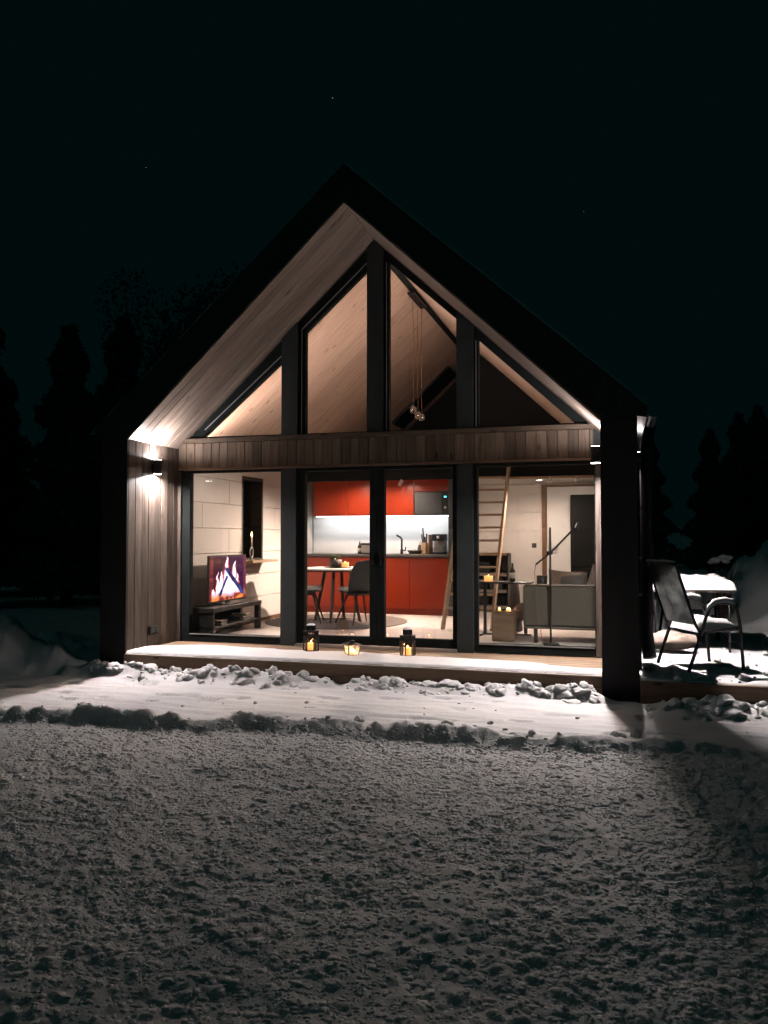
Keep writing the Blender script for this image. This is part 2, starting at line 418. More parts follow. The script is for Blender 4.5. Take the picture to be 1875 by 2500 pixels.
# ------------------------------------------------------------------ ground
W, D = 2.6, 1.148
HE, HP = 2.424, 4.844
SL = (HP - HE) / W
def ceil_z(x): return HP - SL * abs(x)
PATH_Z = -0.22
def ridge_y(x): return -2.13 + 0.10 * x + 0.05 * np.sin(x * 1.7) + 0.03 * np.sin(x * 4.3 + 1)
MOUND = ((-4.35, -0.05, 0.40, 0.42), (-3.52, -0.02, 0.22, 0.22), (-5.3, 0.1, 0.44, 0.6), (-3.2, -0.02, 0.10, 0.32), (-3.95, 0.05, 0.16, 0.3), (-6.6, 0.3, 0.45, 0.9), (-4.3, 0.9, 0.25, 0.7))
def ground_h(x, y):
    ry = ridge_y(x)
    crust = fbm(x / 0.046, y / 0.046, 1, 4, 0.5)
    crust = np.maximum(crust, 0.46) + 0.25 * np.minimum(crust - 0.46, 0)
    soft = fbm(x / 0.16, y / 0.16, 19, 3, 0.5); soft = np.maximum(soft, 0.44) + 0.3 * np.minimum(soft - 0.44, 0)
    mid = fbm(x / 0.42, y / 0.42, 7, 3)
    broad = fbm(x / 1.5, y / 1.5, 3, 3)
    lawn = -0.205 + 0.034 * (crust - 0.5) * (0.5 + 1.0 * fbm(x / 0.7, y / 0.7, 17, 2)) + 0.020 * (soft - 0.5) + 0.030 * (mid - 0.5) + 0.085 * (broad - 0.5)
    # scraped path with shallow streaks and foot marks
    path = PATH_Z + 0.040 * (fbm(x / 0.55, y / 0.11, 21, 4) - 0.5) + 0.02 * (fbm(x / 1.6, y / 0.8, 25, 2) - 0.5)
    pit = vnoise(x / 0.26, y / 0.12, 31)
    path = path - 0.035 * sstep(0.80, 0.92, pit)
    k = sstep(-0.02, 0.10, y - ry)
    h = lawn * (1 - k) + path * k
    # ridge pushed up by the shovel
    fade = 1 - 0.35 * sstep(0.8, 2.4, x) - 0.65 * sstep(2.9, 4.0, x)
    rh = (0.078 + 0.062 * fbm(x / 0.35, y / 0.35, 41, 3)) * (0.45 + 1.1 * fbm(x / 0.10, y / 0.09, 43, 4, 0.5)) * fade
    h = h + rh * np.exp(-((y - ry) / 0.11) ** 2)
    ry2 = ry + 0.34 + 0.06 * np.sin(x * 2.1)
    h = h + 0.05 * sstep(-0.6, 0.8, x) * fade * fbm(x / 0.22, y / 0.22, 47, 3) * np.exp(-((y - ry2) / 0.09) ** 2)
    # snow heaped along the deck front
    inx = sstep(-3.1, -2.8, x) * (1 - sstep(2.55, 2.75, x))
    pile = (0.04 + 0.085 * fbm(x / 0.3, y / 0.25, 51, 3)) * (0.35 + 1.3 * fbm(x / 0.12, y / 0.10, 53, 5, 0.55))
    pile = pile * (1 - 0.85 * np.exp(-((x + 0.0) / 0.14) ** 2))
    h = h + inx * pile * (1.0 + 0.15 * (x < 0)) * np.exp(-((y + 0.13 - 0.02 * x) / 0.12) ** 2)
    # heaps in front of the terrace right of the house
    tr = sstep(2.95, 3.2, x) * (1 - sstep(6.5, 8, x))
    h = h + tr * (0.03 + 0.11 * fbm(x / 0.4, y / 0.3, 61, 3)) * (0.3 + 1.4 * fbm(x / 0.14, y / 0.12, 63, 5, 0.6)) * np.exp(-((y + 0.42) / 0.26) ** 2)
    # bank left of the house
    bank = 0.0
    for bx, by, bh, br in MOUND:
        bank = bank + bh * np.exp(-(((x - bx) / br) ** 2 + ((y - by) / (br * 0.9)) ** 2))
    h = h + bank * (0.55 + 0.45 * billow(x / 0.3, y / 0.3, 71, 3) + 0.55 * fbm(x / 0.16, y / 0.16, 75, 5, 0.62))
    # heaps behind the terrace on the right
    for bx, by, bh, br in ((5.6, 7.6, 1.0, 0.95), (6.6, 7.2, 1.15, 1.1), (4.95, 8.3, 0.55, 0.6), (8.2, 8.0, 1.3, 1.6), (5.15, 5.3, 0.30, 0.35), (5.7, 5.0, 0.42, 0.45)):
        h = h + bh * np.exp(-(((x - bx) / br) ** 2 + ((y - by) / (br * 0.8)) ** 2)) * (0.70 + 0.40 * billow(x / 0.35, y / 0.35, 73, 3) + 0.5 * (fbm(x / 0.3, y / 0.3, 77, 5, 0.6) - 0.4))
    # yard at the back right lies level with the terrace
    yard = sstep(2.9, 3.1, x) * sstep(3.9, 4.3, y)
    h = h + 0.20 * yard * (1 - sstep(14, 30, y))
    # under the house and the terrace the ground drops out of sight
    under = sstep(-2.96, -2.90, x) * (1 - sstep(2.90, 2.94, x)) * sstep(-0.02, 0.05, y) * (1 - sstep(8.3, 8.4, y))
    h = h * (1 - under) + (-0.45) * under
    ter = sstep(2.92, 2.97, x) * (1 - sstep(6.9, 7.0, x)) * sstep(-0.12, -0.05, y) * (1 - sstep(3.95, 4.05, y))
    h = h * (1 - ter) + (-0.40) * ter
    return h

def build_ground():
    cx, cy = 2.7727, -7.9604
    r = [0.25]
    while r[-1] < 9: r.append(r[-1] * 1.0042 if r[-1] > 1.6 else r[-1] * 1.03)
    while r[-1] < 12.5: r.append(r[-1] * 1.0045)
    while r[-1] < 18: r.append(r[-1] * 1.007)
    while r[-1] < 700: r.append(r[-1] * 1.05)
    r = np.array(r)
    dirs = YAW
    th = list(np.arange(dirs - R(33), dirs + R(33), 0.0029))
    s, e = th[0], th[-1]
    coarse = list(np.linspace(e, s + 2 * math.pi, 110))[1:-1]
    th = np.array(th + coarse)
    T, Rr = np.meshgrid(th, r, indexing='xy')
    X = cx + Rr * np.sin(T); Y = cy + Rr * np.cos(T)
    Z = ground_h(X, Y)
    Z = np.where(Rr > 40, PATH_Z + 0.02 * (Rr - 40) * fbm(X / 30, Y / 30, 91, 2), Z)
    n, m = X.shape
    V = np.stack([X, Y, Z], -1).reshape(-1, 3)
    V = np.vstack([V, [[cx, cy, -0.2]]])
    idx = np.arange(n * m).reshape(n, m)
    a = idx[:-1, :]; b = np.roll(a, -1, 1); c = idx[1:, :]; d = np.roll(c, -1, 1)
    F = np.stack([a, c, d, b], -1).reshape(-1, 4)
    cen = n * m
    tri = [(int(idx[0, k]), int(idx[0, (k + 1) % m]), cen) for k in range(m)]
    me = bpy.data.meshes.new('ground')
    nq, nt_ = len(F), len(tri)
    me.vertices.add(len(V)); me.vertices.foreach_set('co', V.ravel())
    loops = np.concatenate([F.ravel(), np.array(tri).ravel()]).astype(np.int32)
    me.loops.add(len(loops)); me.loops.foreach_set('vertex_index', loops)
    me.polygons.add(nq + nt_)
    ls = np.concatenate([np.arange(nq) * 4, nq * 4 + np.arange(nt_) * 3]).astype(np.int32)
    me.polygons.foreach_set('loop_start', ls)
    me.polygons.foreach_set('use_smooth', np.ones(nq + nt_, bool))
    me.update(calc_edges=True); me.validate()
    o = link('ground', me, 'snow'); o['kind'] = 'structure'
build_ground()

# loose clods of snow: stuff
def ico():
    import bmesh
    out = []
    for sub in (2, 3):
        bm = bmesh.new(); bmesh.ops.create_icosphere(bm, subdivisions=sub, radius=1.0)
        bm.verts.ensure_lookup_table()
        out.append((np.array([v.co[:] for v in bm.verts]), [tuple(v.index for v in f.verts) for f in bm.faces])); bm.free()
    return out
ICO = ico()
def clods(name, label_spots, m='snow', smooth=True):
    mb = MB()
    for (x, y, z, s) in label_spots:
        V, F = ICO[1 if s > 0.03 else 0]
        k = random.random() * 50
        d = 1 + 1.6 * (fbm(V[:, 0] * 1.2 + k, V[:, 1] * 1.2 + V[:, 2] * 1.1 + k, 3, 5, 0.5)[:, None] - 0.5)
        P = V * d * np.array([s * random.uniform(.8, 1.3), s * random.uniform(.8, 1.3), s * random.uniform(.55, .95)])
        a = random.random() * 6.28; c_, s_ = math.cos(a), math.sin(a)
        P = np.stack([P[:, 0] * c_ - P[:, 1] * s_, P[:, 0] * s_ + P[:, 1] * c_, P[:, 2]], 1) + np.array([x, y, z])
        mb.add(P.tolist(), F)
    o = mb.build(name, m, smooth=smooth); o['kind'] = 'stuff'; return o
def gh(x, y): return float(ground_h(np.array([x]), np.array([y]))[0])
def rs(lo, hi, p=2.2): return lo + (hi - lo) * random.random() ** p
sp = []
for k in range(420):
    x = random.uniform(-2.85, 2.55); y = -0.14 + 0.02 * x + random.gauss(0, 0.085)
    if abs(x) < 0.12 or y > -0.03: continue
    s = rs(0.010, 0.066, 2.0); sp.append((x, y, gh(x, y) - s * 0.2, s))
for k in range(26):
    x = random.uniform(-2.5, 2.6); y = random.uniform(-1.7, -0.3); s = rs(0.008, 0.028, 3); sp.append((x, y, gh(x, y) + s * 0.3, s))
clods('snow_clods', sp)
sp = []
for k in range(80):
    x = random.uniform(-5.5, 2.6); y = float(ridge_y(x)) + random.gauss(0.02, 0.07); s = rs(0.008, 0.032, 2.6)
    sp.append((x, y, gh(x, y) + s * 0.0, s))
for k in range(14):
    x = random.uniform(0.2, 3.0); y = float(ridge_y(x)) + 0.36 + random.gauss(0.0, 0.08); s = rs(0.012, 0.045)
    sp.append((x, y, gh(x, y) + s * 0.25, s))
clods('snow_clods', sp)
sp = []
for k in range(190):
    x = random.uniform(3.0, 5.8); y = random.gauss(-0.40, 0.22)
    if y > -0.13: continue
    s = rs(0.010, 0.075, 2.4); sp.append((x, y, gh(x, y) - s * 0.15, s))
clods('snow_clods', sp)

# loose crumbs on the untouched lawn: one mass of stuff
def crumbs(n=165000):
    rng = np.random.RandomState(3)
    r = np.sqrt(rng.uniform(2.3 ** 2, 8.6 ** 2, n)) * rng.uniform(0.30, 1.0, n) ** 0.5
    r = np.maximum(r, 2.2); th = YAW + np.where(rng.rand(n) < 0.68, rng.uniform(-R(31), R(31), n), rng.normal(0, R(38), n))
    X = 2.7727 + r * np.sin(th); Y = -7.9604 + r * np.cos(th)
    keep = (Y < ridge_y(X) - 0.06) & (fbm(X / 0.45, Y / 0.45, 201, 3) + 0.9 * rng.rand(n) > 0.78)
    X, Y, r = X[keep], Y[keep], r[keep]; n = len(X)
    Z = ground_h(X, Y); s = (0.006 + 0.015 * rng.rand(n) ** 2.0) * (0.75 + 0.25 * (r / 5))
    import bmesh
    bm = bmesh.new(); bmesh.ops.create_icosphere(bm, subdivisions=1, radius=1.0); bm.verts.ensure_lookup_table()
    bv = np.array([v.co[:] for v in bm.verts]); bf = np.array([[v.index for v in f.verts] for f in bm.faces if f.calc_center_median().z > -0.45]); bm.free()
    nv_ = len(bv)
    sc_ = np.stack([s * rng.uniform(.7, 1.6, n), s * rng.uniform(.7, 1.6, n), s * rng.uniform(.4, .75, n)], -1)
    P = bv[None] * sc_[:, None] * rng.uniform(.7, 1.25, (n, nv_, 1)) + np.stack([X, Y, Z - s * 0.33], -1)[:, None]
    F = (bf[None] + (np.arange(n) * nv_)[:, None, None]).reshape(-1, 3)
    me = bpy.data.meshes.new('snow_crumbs'); me.vertices.add(n * nv_); me.vertices.foreach_set('co', P.ravel())
    me.loops.add(F.size); me.loops.foreach_set('vertex_index', F.ravel().astype(np.int32))
    me.polygons.add(len(F)); me.polygons.foreach_set('loop_start', (np.arange(len(F)) * 3).astype(np.int32))
    me.polygons.foreach_set('use_smooth', np.ones(len(F), bool)); me.update(calc_edges=True)
    o = link('snow_crumbs', me, 'snowfine'); o['kind'] = 'stuff'
crumbs()

# ------------------------------------------------------------------ the cabin
cabin = thing('cabin', 'small dark gabled cabin with a lit glazed front set behind a porch', 'cabin')
YB = 8.3   # back of the house

def wall_box(name, x0, x1, y0, y1, z0, z1, m): return MB().box(x0, x1, y0, y1, z0, z1).build(name, m, cabin)
# side walls (cores), left one with the opening of the narrow window
WY0, WY1, WZ0, WZ1 = 2.90, 3.64, 0.96, 2.22
mb = MB()
mb.box(-2.94, -2.632, 0.03, WY0, -0.45, 2.44); mb.box(-2.94, -2.632, WY1, YB, -0.45, 2.44)
mb.box(-2.94, -2.632, WY0, WY1, -0.45, WZ0); mb.box(-2.94, -2.632, WY0, WY1, WZ1, 2.44)
mb.build('wall', 'black_wood', cabin)
MB().box(2.632, 2.94, 0.03, YB, -0.45, 2.44).build('wall', 'black_wood', cabin)
wall_box('wall', -2.632, 2.632, YB - 0.2, YB, -0.45, 2.44, 'black_wood')
MB().prism([(-2.6, 2.44), (2.6, 2.44), (0, HP - 0.02)], YB - 0.19, YB - 0.02).build('gable', 'black_wood', cabin)
# front corner boards
for s in (-1, 1):
    board('corner_board', (s * 2.77, 0.015, 1.0), (0, 0, 1), (1, 0, 0), 2.9, 0.338, 0.03, 'black_wood', cabin)
# roof slabs
for s in (-1, 1):
    poly = [(0, HP + 0.03), (s * 2.6, HE + 0.03), (s * 2.94, HE + 0.03), (s * 3.03, 2.44), (s * 3.03, 2.545), (0, 5.265)]
    MB().prism(poly, 0.0, YB + 0.15).build('roof', 'roof', cabin)
    mbs = MB()
    n = 90
    P = []
    for i in range(n + 1):
        t = i / n; x = s * 3.035 * (1 - t); zz = 2.55 + (5.27 - 2.55) * t
        th = 0.012 + 0.022 * float(fbm(np.array([t * 22]), np.array([s * 3.0]), 5, 3)[0])
        P.append([(x, -0.004, zz - 0.002), (x, 0.02, zz + th), (x, YB + 0.1, zz + th)])
    mbs.grid(P).build('roof_snow', 'snowfine', cabin, smooth=True)
# ridge caps where the two slabs meet are part of the slabs; gutters along both eaves
for s in (-1, 1):
    g = MB(); prof = [(math.cos(a) * 0.055, math.sin(a) * 0.055) for a in np.linspace(math.pi, 2 * math.pi, 9)]
    P = [[(s * 3.085 + px, yy, 2.50 + pz) for px, pz in prof] for yy in (0.05, YB)]
    g.grid(P).build('gutter', 'pipe', cabin, smooth=True)

# porch lining boards (vertical) on both inner cheeks
nb = 8; bw = (D - 0.05) / nb
for s in (-1, 1):
    for k in range(nb):
        board('porch_board', (s * (W + 0.015 - 0.002 * (k % 2)), 0.03 + bw * (k + 0.5), HE / 2 + 0.0), (0, 0, 1), (0, 1, 0), HE + 0.004, bw - 0.004, 0.03, 'porch_wood', cabin)
# soffit boards run up the slope
ns = 8; sw = (D - 0.03) / ns
up_len = math.hypot(W, HP - HE)
for s in (-1, 1):
    sd = Vector((-s * W, 0, HP - HE)).normalized(); nrm = Vector((s * SL, 0, 1)).normalized()
    for k in range(ns):
        mid = Vector((s * W / 2, 0.004 + sw * (k + 0.5), (HE + HP) / 2)) + nrm * 0.012
        board('soffit_board', mid, sd, (0, 1, 0), up_len, sw - 0.004, 0.024 - 0.002 * (k % 2), 'soffit_wood', cabin)
# inner ceiling boards
ncb = 48; cw = (YB - 0.2 - D - 0.02) / ncb
for s in (-1, 1):
    sd = Vector((-s * W, 0, HP - HE)).normalized(); nrm = Vector((s * SL, 0, 1)).normalized()
    for k in range(ncb):
        mid = Vector((s * W / 2, D + 0.02 + cw * (k + 0.5), (HE + HP) / 2)) + nrm * 0.012
        board('ceiling_board', mid, sd, (0, 1, 0), up_len, cw - 0.003, 0.024, 'ceil_wood', cabin)
MB().prism([(-0.05, HP - 0.060), (0.05, HP - 0.060), (0.0, HP - 0.002)], D + 0.16, YB - 0.21).build('ridge_beam', 'blackmatte', cabin)
# roof window in the left slope above the loft
sd = Vector((W, 0, HP - HE)).normalized(); nrm = Vector((-SL, 0, 1)).normalized()
mid = Vector((-0.875, 7.3, ceil_z(0.875))) - nrm * 0.02
rw = board('roof_window', mid, sd, (0, 1, 0), 1.52, 0.8, 0.04, 'black', cabin)

# beam over the glazing: vertical cladding boards between trims
xb = -2.598; k = 0
while xb < 2.50:
    w = min(0.115, 2.505 - xb)
    board('cladding_board', (xb + w / 2, D - 0.030 - 0.003 * (k % 2), 2.335), (0, 0, 1), (1, 0, 0), 0.31, w - 0.004, 0.022, 'clad_wood', cabin)
    xb += 0.115; k += 1
MB().box(-2.598, 2.598, D - 0.018, D + 0.12, 2.19, 2.50).build('beam', 'post', cabin)
board('beam_trim', (0, D - 0.045, 2.52), (1, 0, 0), (0, 0, 1), 5.19, 0.055, 0.06, 'clad_wood', cabin)
board('beam_trim', (0, D - 0.035, 2.163), (1, 0, 0), (0, 0, 1), 5.19, 0.028, 0.05, 'fascia_wood', cabin)
# posts
def post(poly, y0, y1): MB().prism(poly, y0, y1).build('post', 'post', cabin)
post([(-1.184, 0.0), (-0.985, 0.0), (-0.985, 2.145), (-1.184, 2.145)], D - 0.06, D + 0.12)
post([(0.99, 0.0), (1.175, 0.0), (1.175, 2.145), (0.99, 2.145)], D - 0.06, D + 0.12)
for a, b in ((-1.184, -0.978), (0.988, 1.182)):
    post([(a, 2.552), (b, 2.552), (b, ceil_z(b) - 0.004), (a, ceil_z(a) - 0.004)], D - 0.05, D + 0.12)
post([(-0.09, 2.552), (0.105, 2.552), (0.105, ceil_z(0.105) - 0.004), (0, HP - 0.005), (-0.09, ceil_z(0.09) - 0.004)], D - 0.05, D + 0.12)
# light trim where the glazing meets the porch cheeks
board('side_trim', (2.558, D - 0.03, 1.07), (0, 0, 1), (1, 0, 0), 2.13, 0.078, 0.03, 'porch_wood', cabin)
board('side_trim', (-2.575, D - 0.045, 1.07), (0, 0, 1), (1, 0, 0), 2.13, 0.045, 0.03, 'porch_wood', cabin)

# windows: frame + pane + bead
def window(outer, inner, name='window', y0=D - 0.015, y1=D + 0.075, pane_y=D + 0.004, bead_edges=()):
    wn = MB().ring(outer, inner, y0, y1).build(name, 'frame', cabin)
    MB().prism(inner, pane_y, pane_y + 0.006).build('pane', 'glass', wn)
    for (a, b) in bead_edges:
        MB().bar((a[0], y0 - 0.006, a[1]), (b[0], y0 - 0.006, b[1]), 0.007, 0.012).build('glazing_bead', 'bead', wn)
    return wn
window([(-2.46, 2.552), (-1.186, 2.552), (-1.186, 3.735)], [(-2.268, 2.573), (-1.192, 2.568), (-1.192, 3.476)], bead_edges=[((-2.24, 2.66), (-1.20, 3.53))])
window([(-0.976, 2.552), (-0.092, 2.552), (-0.092, 4.75), (-0.976, 3.93)], [(-0.886, 2.566), (-0.098, 2.562), (-0.098, 4.511), (-0.886, 3.812)], bead_edges=[((-0.93, 3.84), (-0.10, 4.58)), ((-0.93, 2.57), (-0.93, 3.84))])
window([(0.107, 2.552), (0.986, 2.552), (0.986, 3.92), (0.107, 4.735)], [(0.172, 2.562), (0.981, 2.562), (0.981, 3.835), (0.172, 4.573)], bead_edges=[((0.145, 2.57), (0.145, 4.56))])
window([(1.184, 2.552), (2.455, 2.552), (1.184, 3.735)], [(1.237, 2.566), (2.311, 2.569), (1.237, 3.57)], bead_edges=[((1.21, 2.57), (1.21, 3.56))])
window([(-2.552, 0.012), (-1.186, 0.012), (-1.186, 2.148), (-2.552, 2.148)], [(-2.447, 0.10), (-1.195, 0.10), (-1.195, 2.118), (-2.447, 2.118)], bead_edges=[((-2.44, 0.094), (-1.2, 0.094))])
window([(1.177, 0.012), (2.518, 0.012), (2.518, 2.148), (1.177, 2.148)], [(1.222, 0.106), (2.508, 0.106), (2.508, 2.108), (1.222, 2.108)], bead_edges=[((1.23, 0.100), (2.5, 0.100))])
def door_leaf(x0, x1, g0, g1, hx):
    d = window([(x0, 0.035), (x1, 0.035), (x1, 2.146), (x0, 2.146)], [(g0, 0.135), (g1, 0.135), (g1, 2.105), (g0, 2.105)], 'glass_door', D - 0.025, D + 0.065)
    MB().box(hx - 0.012, hx + 0.012, D - 0.045, D - 0.026, 0.98, 1.12).bar((hx, D - 0.05, 1.06), (hx + (0.11 if hx < 0 else -0.11), D - 0.05, 1.06), 0.018).build('handle', 'black', d)
door_leaf(-0.983, 0.020, -0.883, -0.062, -0.02)
door_leaf(0.024, 0.987, 0.116, 0.935, 0.07)
MB().box(-0.98, 0.985, D - 0.10, D + 0.06, 0.004, 0.018).box(-0.98, 0.985, D - 0.085, D - 0.07, 0.018, 0.028).box(-0.98, 0.985, D - 0.045, D - 0.03, 0.018, 0.032).build('threshold', 'alu', cabin)

# deck in the porch
for k in range(9):
    wy = (D - 0.03) / 9
    board('deck_board', (0, 0.002 + wy * (k + 0.5), -0.014), (1, 0, 0), (0, 1, 0), 5.194, wy - 0.006, 0.028, 'deck_wood', cabin)
board('deck_fascia', (0, -0.018, -0.065), (1, 0, 0), (0, 0, 1), 5.20, 0.112, 0.028, 'fascia_wood', cabin)
board('deck_fascia', (0, -0.012, -0.20), (1, 0, 0), (0, 0, 1), 5.20, 0.145, 0.028, 'fascia_wood', cabin)
MB().box(-2.598, 2.598, 0.0, D + 0.1, -0.3, -0.032).build('deck_base', 'blackmatte', cabin)

# floor indoors
for k in range(27):
    wy = 0.23
    board('floor_board', (0, D + 0.09 + wy * (k + 0.5), -0.006), (1, 0, 0), (0, 1, 0), 5.19, wy - 0.0015, 0.02, 'floor', cabin, bev=0.0008)

# inner wall panels, left wall and far right wall
rows = [0.055, 0.395, 0.740, 1.086, 1.431, 1.776, 2.121, 2.44]
MB().box(-2.63, -2.6225, D + 0.13, WY0, 0, 2.44).box(-2.63, -2.6225, WY1, 5.8, 0, 2.44).box(-2.63, -2.6225, WY0, WY1, 0, WZ0).build('wall_lining', 'plaster', cabin)
def panel_y(y0, y1, z0, z1): board('wall_panel', (-2.611, (y0 + y1) / 2, (z0 + z1) / 2), (0, 1, 0), (0, 0, 1), y1 - y0 - 0.005, z1 - z0 - 0.006, 0.022, 'panel', cabin, bev=0.002)
for i in range(7):
    z0, z1 = rows[i], rows[i + 1]
    cuts = [D + 0.13] + ([1.724, 4.1] if i == 4 else [2.2 + 0.3 * (i % 2), 4.6 - 0.5 * (i % 3)]) + [5.78]
    for a, b in zip(cuts[:-1], cuts[1:]):
        if z1 <= WZ0 + 0.02 or z0 >= WZ1: panel_y(a, b, z0, z1); continue
        zz0, zz1 = z0, z1
        for p, q in ((a, min(b, WY0)), (max(a, WY1), b)):
            if q - p > 0.03: panel_y(p, q, z0, z1)
        p, q = max(a, WY0), min(b, WY1)
        if q - p > 0.03:
            if z0 < WZ0 - 0.02: panel_y(p, q, z0, WZ0)
            if z1 > WZ1 + 0.02: panel_y(p, q, WZ1, z1)
board('skirting', (-2.592, 3.5, 0.03), (0, 1, 0), (0, 0, 1), 4.5, 0.05, 0.012, 'brown_wood', cabin)
# narrow window in the left wall
MBw = MB()
wn = MB().box(-2.90, -2.60, WY0, WY0 + 0.045, WZ0, WZ1).box(-2.90, -2.60, WY1 - 0.045, WY1, WZ0, WZ1).box(-2.90, -2.60, WY0 + 0.045, WY1 - 0.045, WZ1 - 0.05, WZ1).box(-2.90, -2.60, WY0 + 0.045, WY1 - 0.045, WZ0, WZ0 + 0.03).build('window', 'dark_wood', cabin)
MB().box(-2.80, -2.792, WY0 + 0.045, WY1 - 0.045, WZ0 + 0.03, WZ1 - 0.05).build('pane', 'glass', wn)
board('window_shelf', (-2.47, 3.19, 0.948), (0, 1, 0), (1, 0, 0), 0.90, 0.262, 0.035, 'ladder_wood', cabin)

# kitchen wall, far wall, loft
MB().box(-2.60, 0.14, 5.80, 5.90, 0.0, 2.30).build('wall', 'plaster', cabin)
MB().box(0.145, 2.63, 7.34, 7.44, 0.0, 2.30).build('wall', 'plaster', cabin)
MB().box(0.10, 0.14, 5.905, 7.335, 0.0, 2.30).build('wall', 'plaster', cabin)
MB().box(2.61, 2.631, D + 0.13, 7.33, 0.0, 2.44).build('wall_lining', 'plaster', cabin)
zr = [0.06, 0.395, 0.735, 1.08, 1.425, 1.77, 2.115, 2.298]
for i in range(7):
    cuts = [0.146, 0.75 + 0.2 * (i % 2), 1.37] if i < 6 else [0.146, 1.3, 2.6]
    for a, b in zip(cuts[:-1], cuts[1:]):
        board('wall_panel', ((a + b) / 2, 7.329, (zr[i] + zr[i + 1]) / 2), (1, 0, 0), (0, 0, 1), b - a - 0.005, zr[i + 1] - zr[i] - 0.006, 0.02, 'panel', cabin, bev=0.002)
board('skirting', (0.76, 7.315, 0.035), (1, 0, 0), (0, 0, 1), 1.2, 0.06, 0.012, 'brown_wood', cabin)
MB().box(-2.6, 2.6, 4.70, YB - 0.21, 2.302, 2.50).build('loft_floor', 'panel', cabin)
board('loft_edge', (0, 4.68, 2.42), (1, 0, 0), (0, 0, 1), 5.19, 0.37, 0.035, 'blackmatte', cabin)
MB().prism([(0.60, 2.502), (2.55, 2.502), (0.60, ceil_z(0.60) - 0.01)], 4.72, 4.78).build('loft_wall', 'blackmatte', cabin)
board('loft_rail', (1.78, 4.66, 2.232), (1, 0, 0), (0, 0, 1), 1.55, 0.035, 0.05, 'ladder_wood', cabin)
# inside door at the back right
dr = MB().box(1.475, 2.45, 7.27, 7.315, 0.01, 2.235).build('door', 'white', cabin)
MB().box(1.50, 1.56, 7.245, 7.27, 1.02, 1.24).bar((1.53, 7.235, 1.10), (1.66, 7.235, 1.10), 0.022).build('handle', 'steel', dr)
MB().box(1.385, 1.465, 7.24, 7.318, 0.0, 2.28).box(1.465, 2.55, 7.24, 7.318, 2.245, 2.28).build('door_frame', 'brown_wood', cabin)
sw_ = MB().bevel_box(1.19, 1.275, 7.306, 7.318, 1.11, 1.195, 0.004).build('light_switch', 'black', cabin)
MB().bevel_box(1.21, 1.255, 7.300, 7.306, 1.13, 1.175, 0.002).build('rocker', 'graypanel', sw_)
# socket on the porch cheek
so = MB().bevel_box(-2.6, -2.572, 0.455, 0.655, 0.155, 0.25, 0.006).build('wall_socket', 'black', cabin)
for yy in (0.505, 0.605): MB().bevel_box(-2.572, -2.566, yy - 0.035, yy + 0.035, 0.17, 0.235, 0.002).build('socket_cover', 'graypanel', so)
# downpipe at the right eave with elbow, brackets and an icicle
dp = MB().tube([(3.09, 0.93, 2.48), (3.05, 0.92, 2.30), (3.04, 0.92, 2.15), (3.04, 0.92, 0.32), (3.045, 0.91, 0.18), (3.06, 0.86, 0.06)], [0.06, 0.06, 0.06, 0.06, 0.066, 0.07], 16).build('downpipe', 'pipe', cabin, smooth=True)
for zz in (0.5, 1.6): MB().lathe([(0.066, zz), (0.068, zz + 0.005), (0.068, zz + 0.035), (0.066, zz + 0.04)], 16, (3.04, 0.92)).build('pipe_bracket', 'black', dp)
MB().lathe([(0.0, -0.10), (0.008, -0.02), (0.016, 0.03)], 7, (3.075, 0.84)).build('icicle', 'ice', dp, smooth=True)
cd = MB().box(2.941, 2.962, 0.10, 0.125, 0.05, 2.06).build('conduit', 'pipe', cabin)
for zz in (0.75, 1.1, 1.52, 2.04): MB().box(2.941, 2.972, 0.085, 0.14, zz, zz + 0.022).build('clip', 'alu', cd)
# wooden bracket by the right slope
MB().bar((1.98, 3.4, 2.66), (2.16, 3.4, 2.60), 0.03).bar((2.10, 3.4, 2.62), (2.10, 3.4, 2.45), 0.02).bar((1.98, 3.4, 2.66), (1.98, 3.4, 2.78), 0.03).build('roof_bracket', 'brown_wood', cabin)

# snow dusting on the porch deck (front part, feathered towards the glass)
def snow_sheet(name, x0, x1, y0, y1, nx, ny, f, m='snowfine', parent=None):
    X, Y = np.meshgrid(np.linspace(x0, x1, nx), np.linspace(y0, y1, ny), indexing='xy')
    Z = f(X, Y)
    P = np.stack([X, Y, Z], -1)
    o = MB().grid(P.tolist()).build(name, m, parent, smooth=True)
    return o
def deck_snow(x, y):
    e = 0.80 - 0.05 * x + 0.22 * (fbm(x / 0.7, y / 0.25, 81, 4) - 0.5) - 0.28 * sstep(-1.9, -2.7, x) - 0.25 * sstep(1.6, 2.6, x)
    t = sstep(0.10, -0.30, y - e)
    h = -0.012 + 0.036 * t + 0.008 * (fbm(x / 0.12, y / 0.08, 83, 3) - 0.5) * t
    front = sstep(-0.012, 0.03, y + 0.008 * (fbm(x / 0.1, y * 0, 85, 3) - 0.5))
    return h * front + (1 - front) * (-0.02)
o = snow_sheet('deck_snow', -2.597, 2.597, -0.03, D - 0.10, 420, 90, deck_snow); o['kind'] = 'stuff'

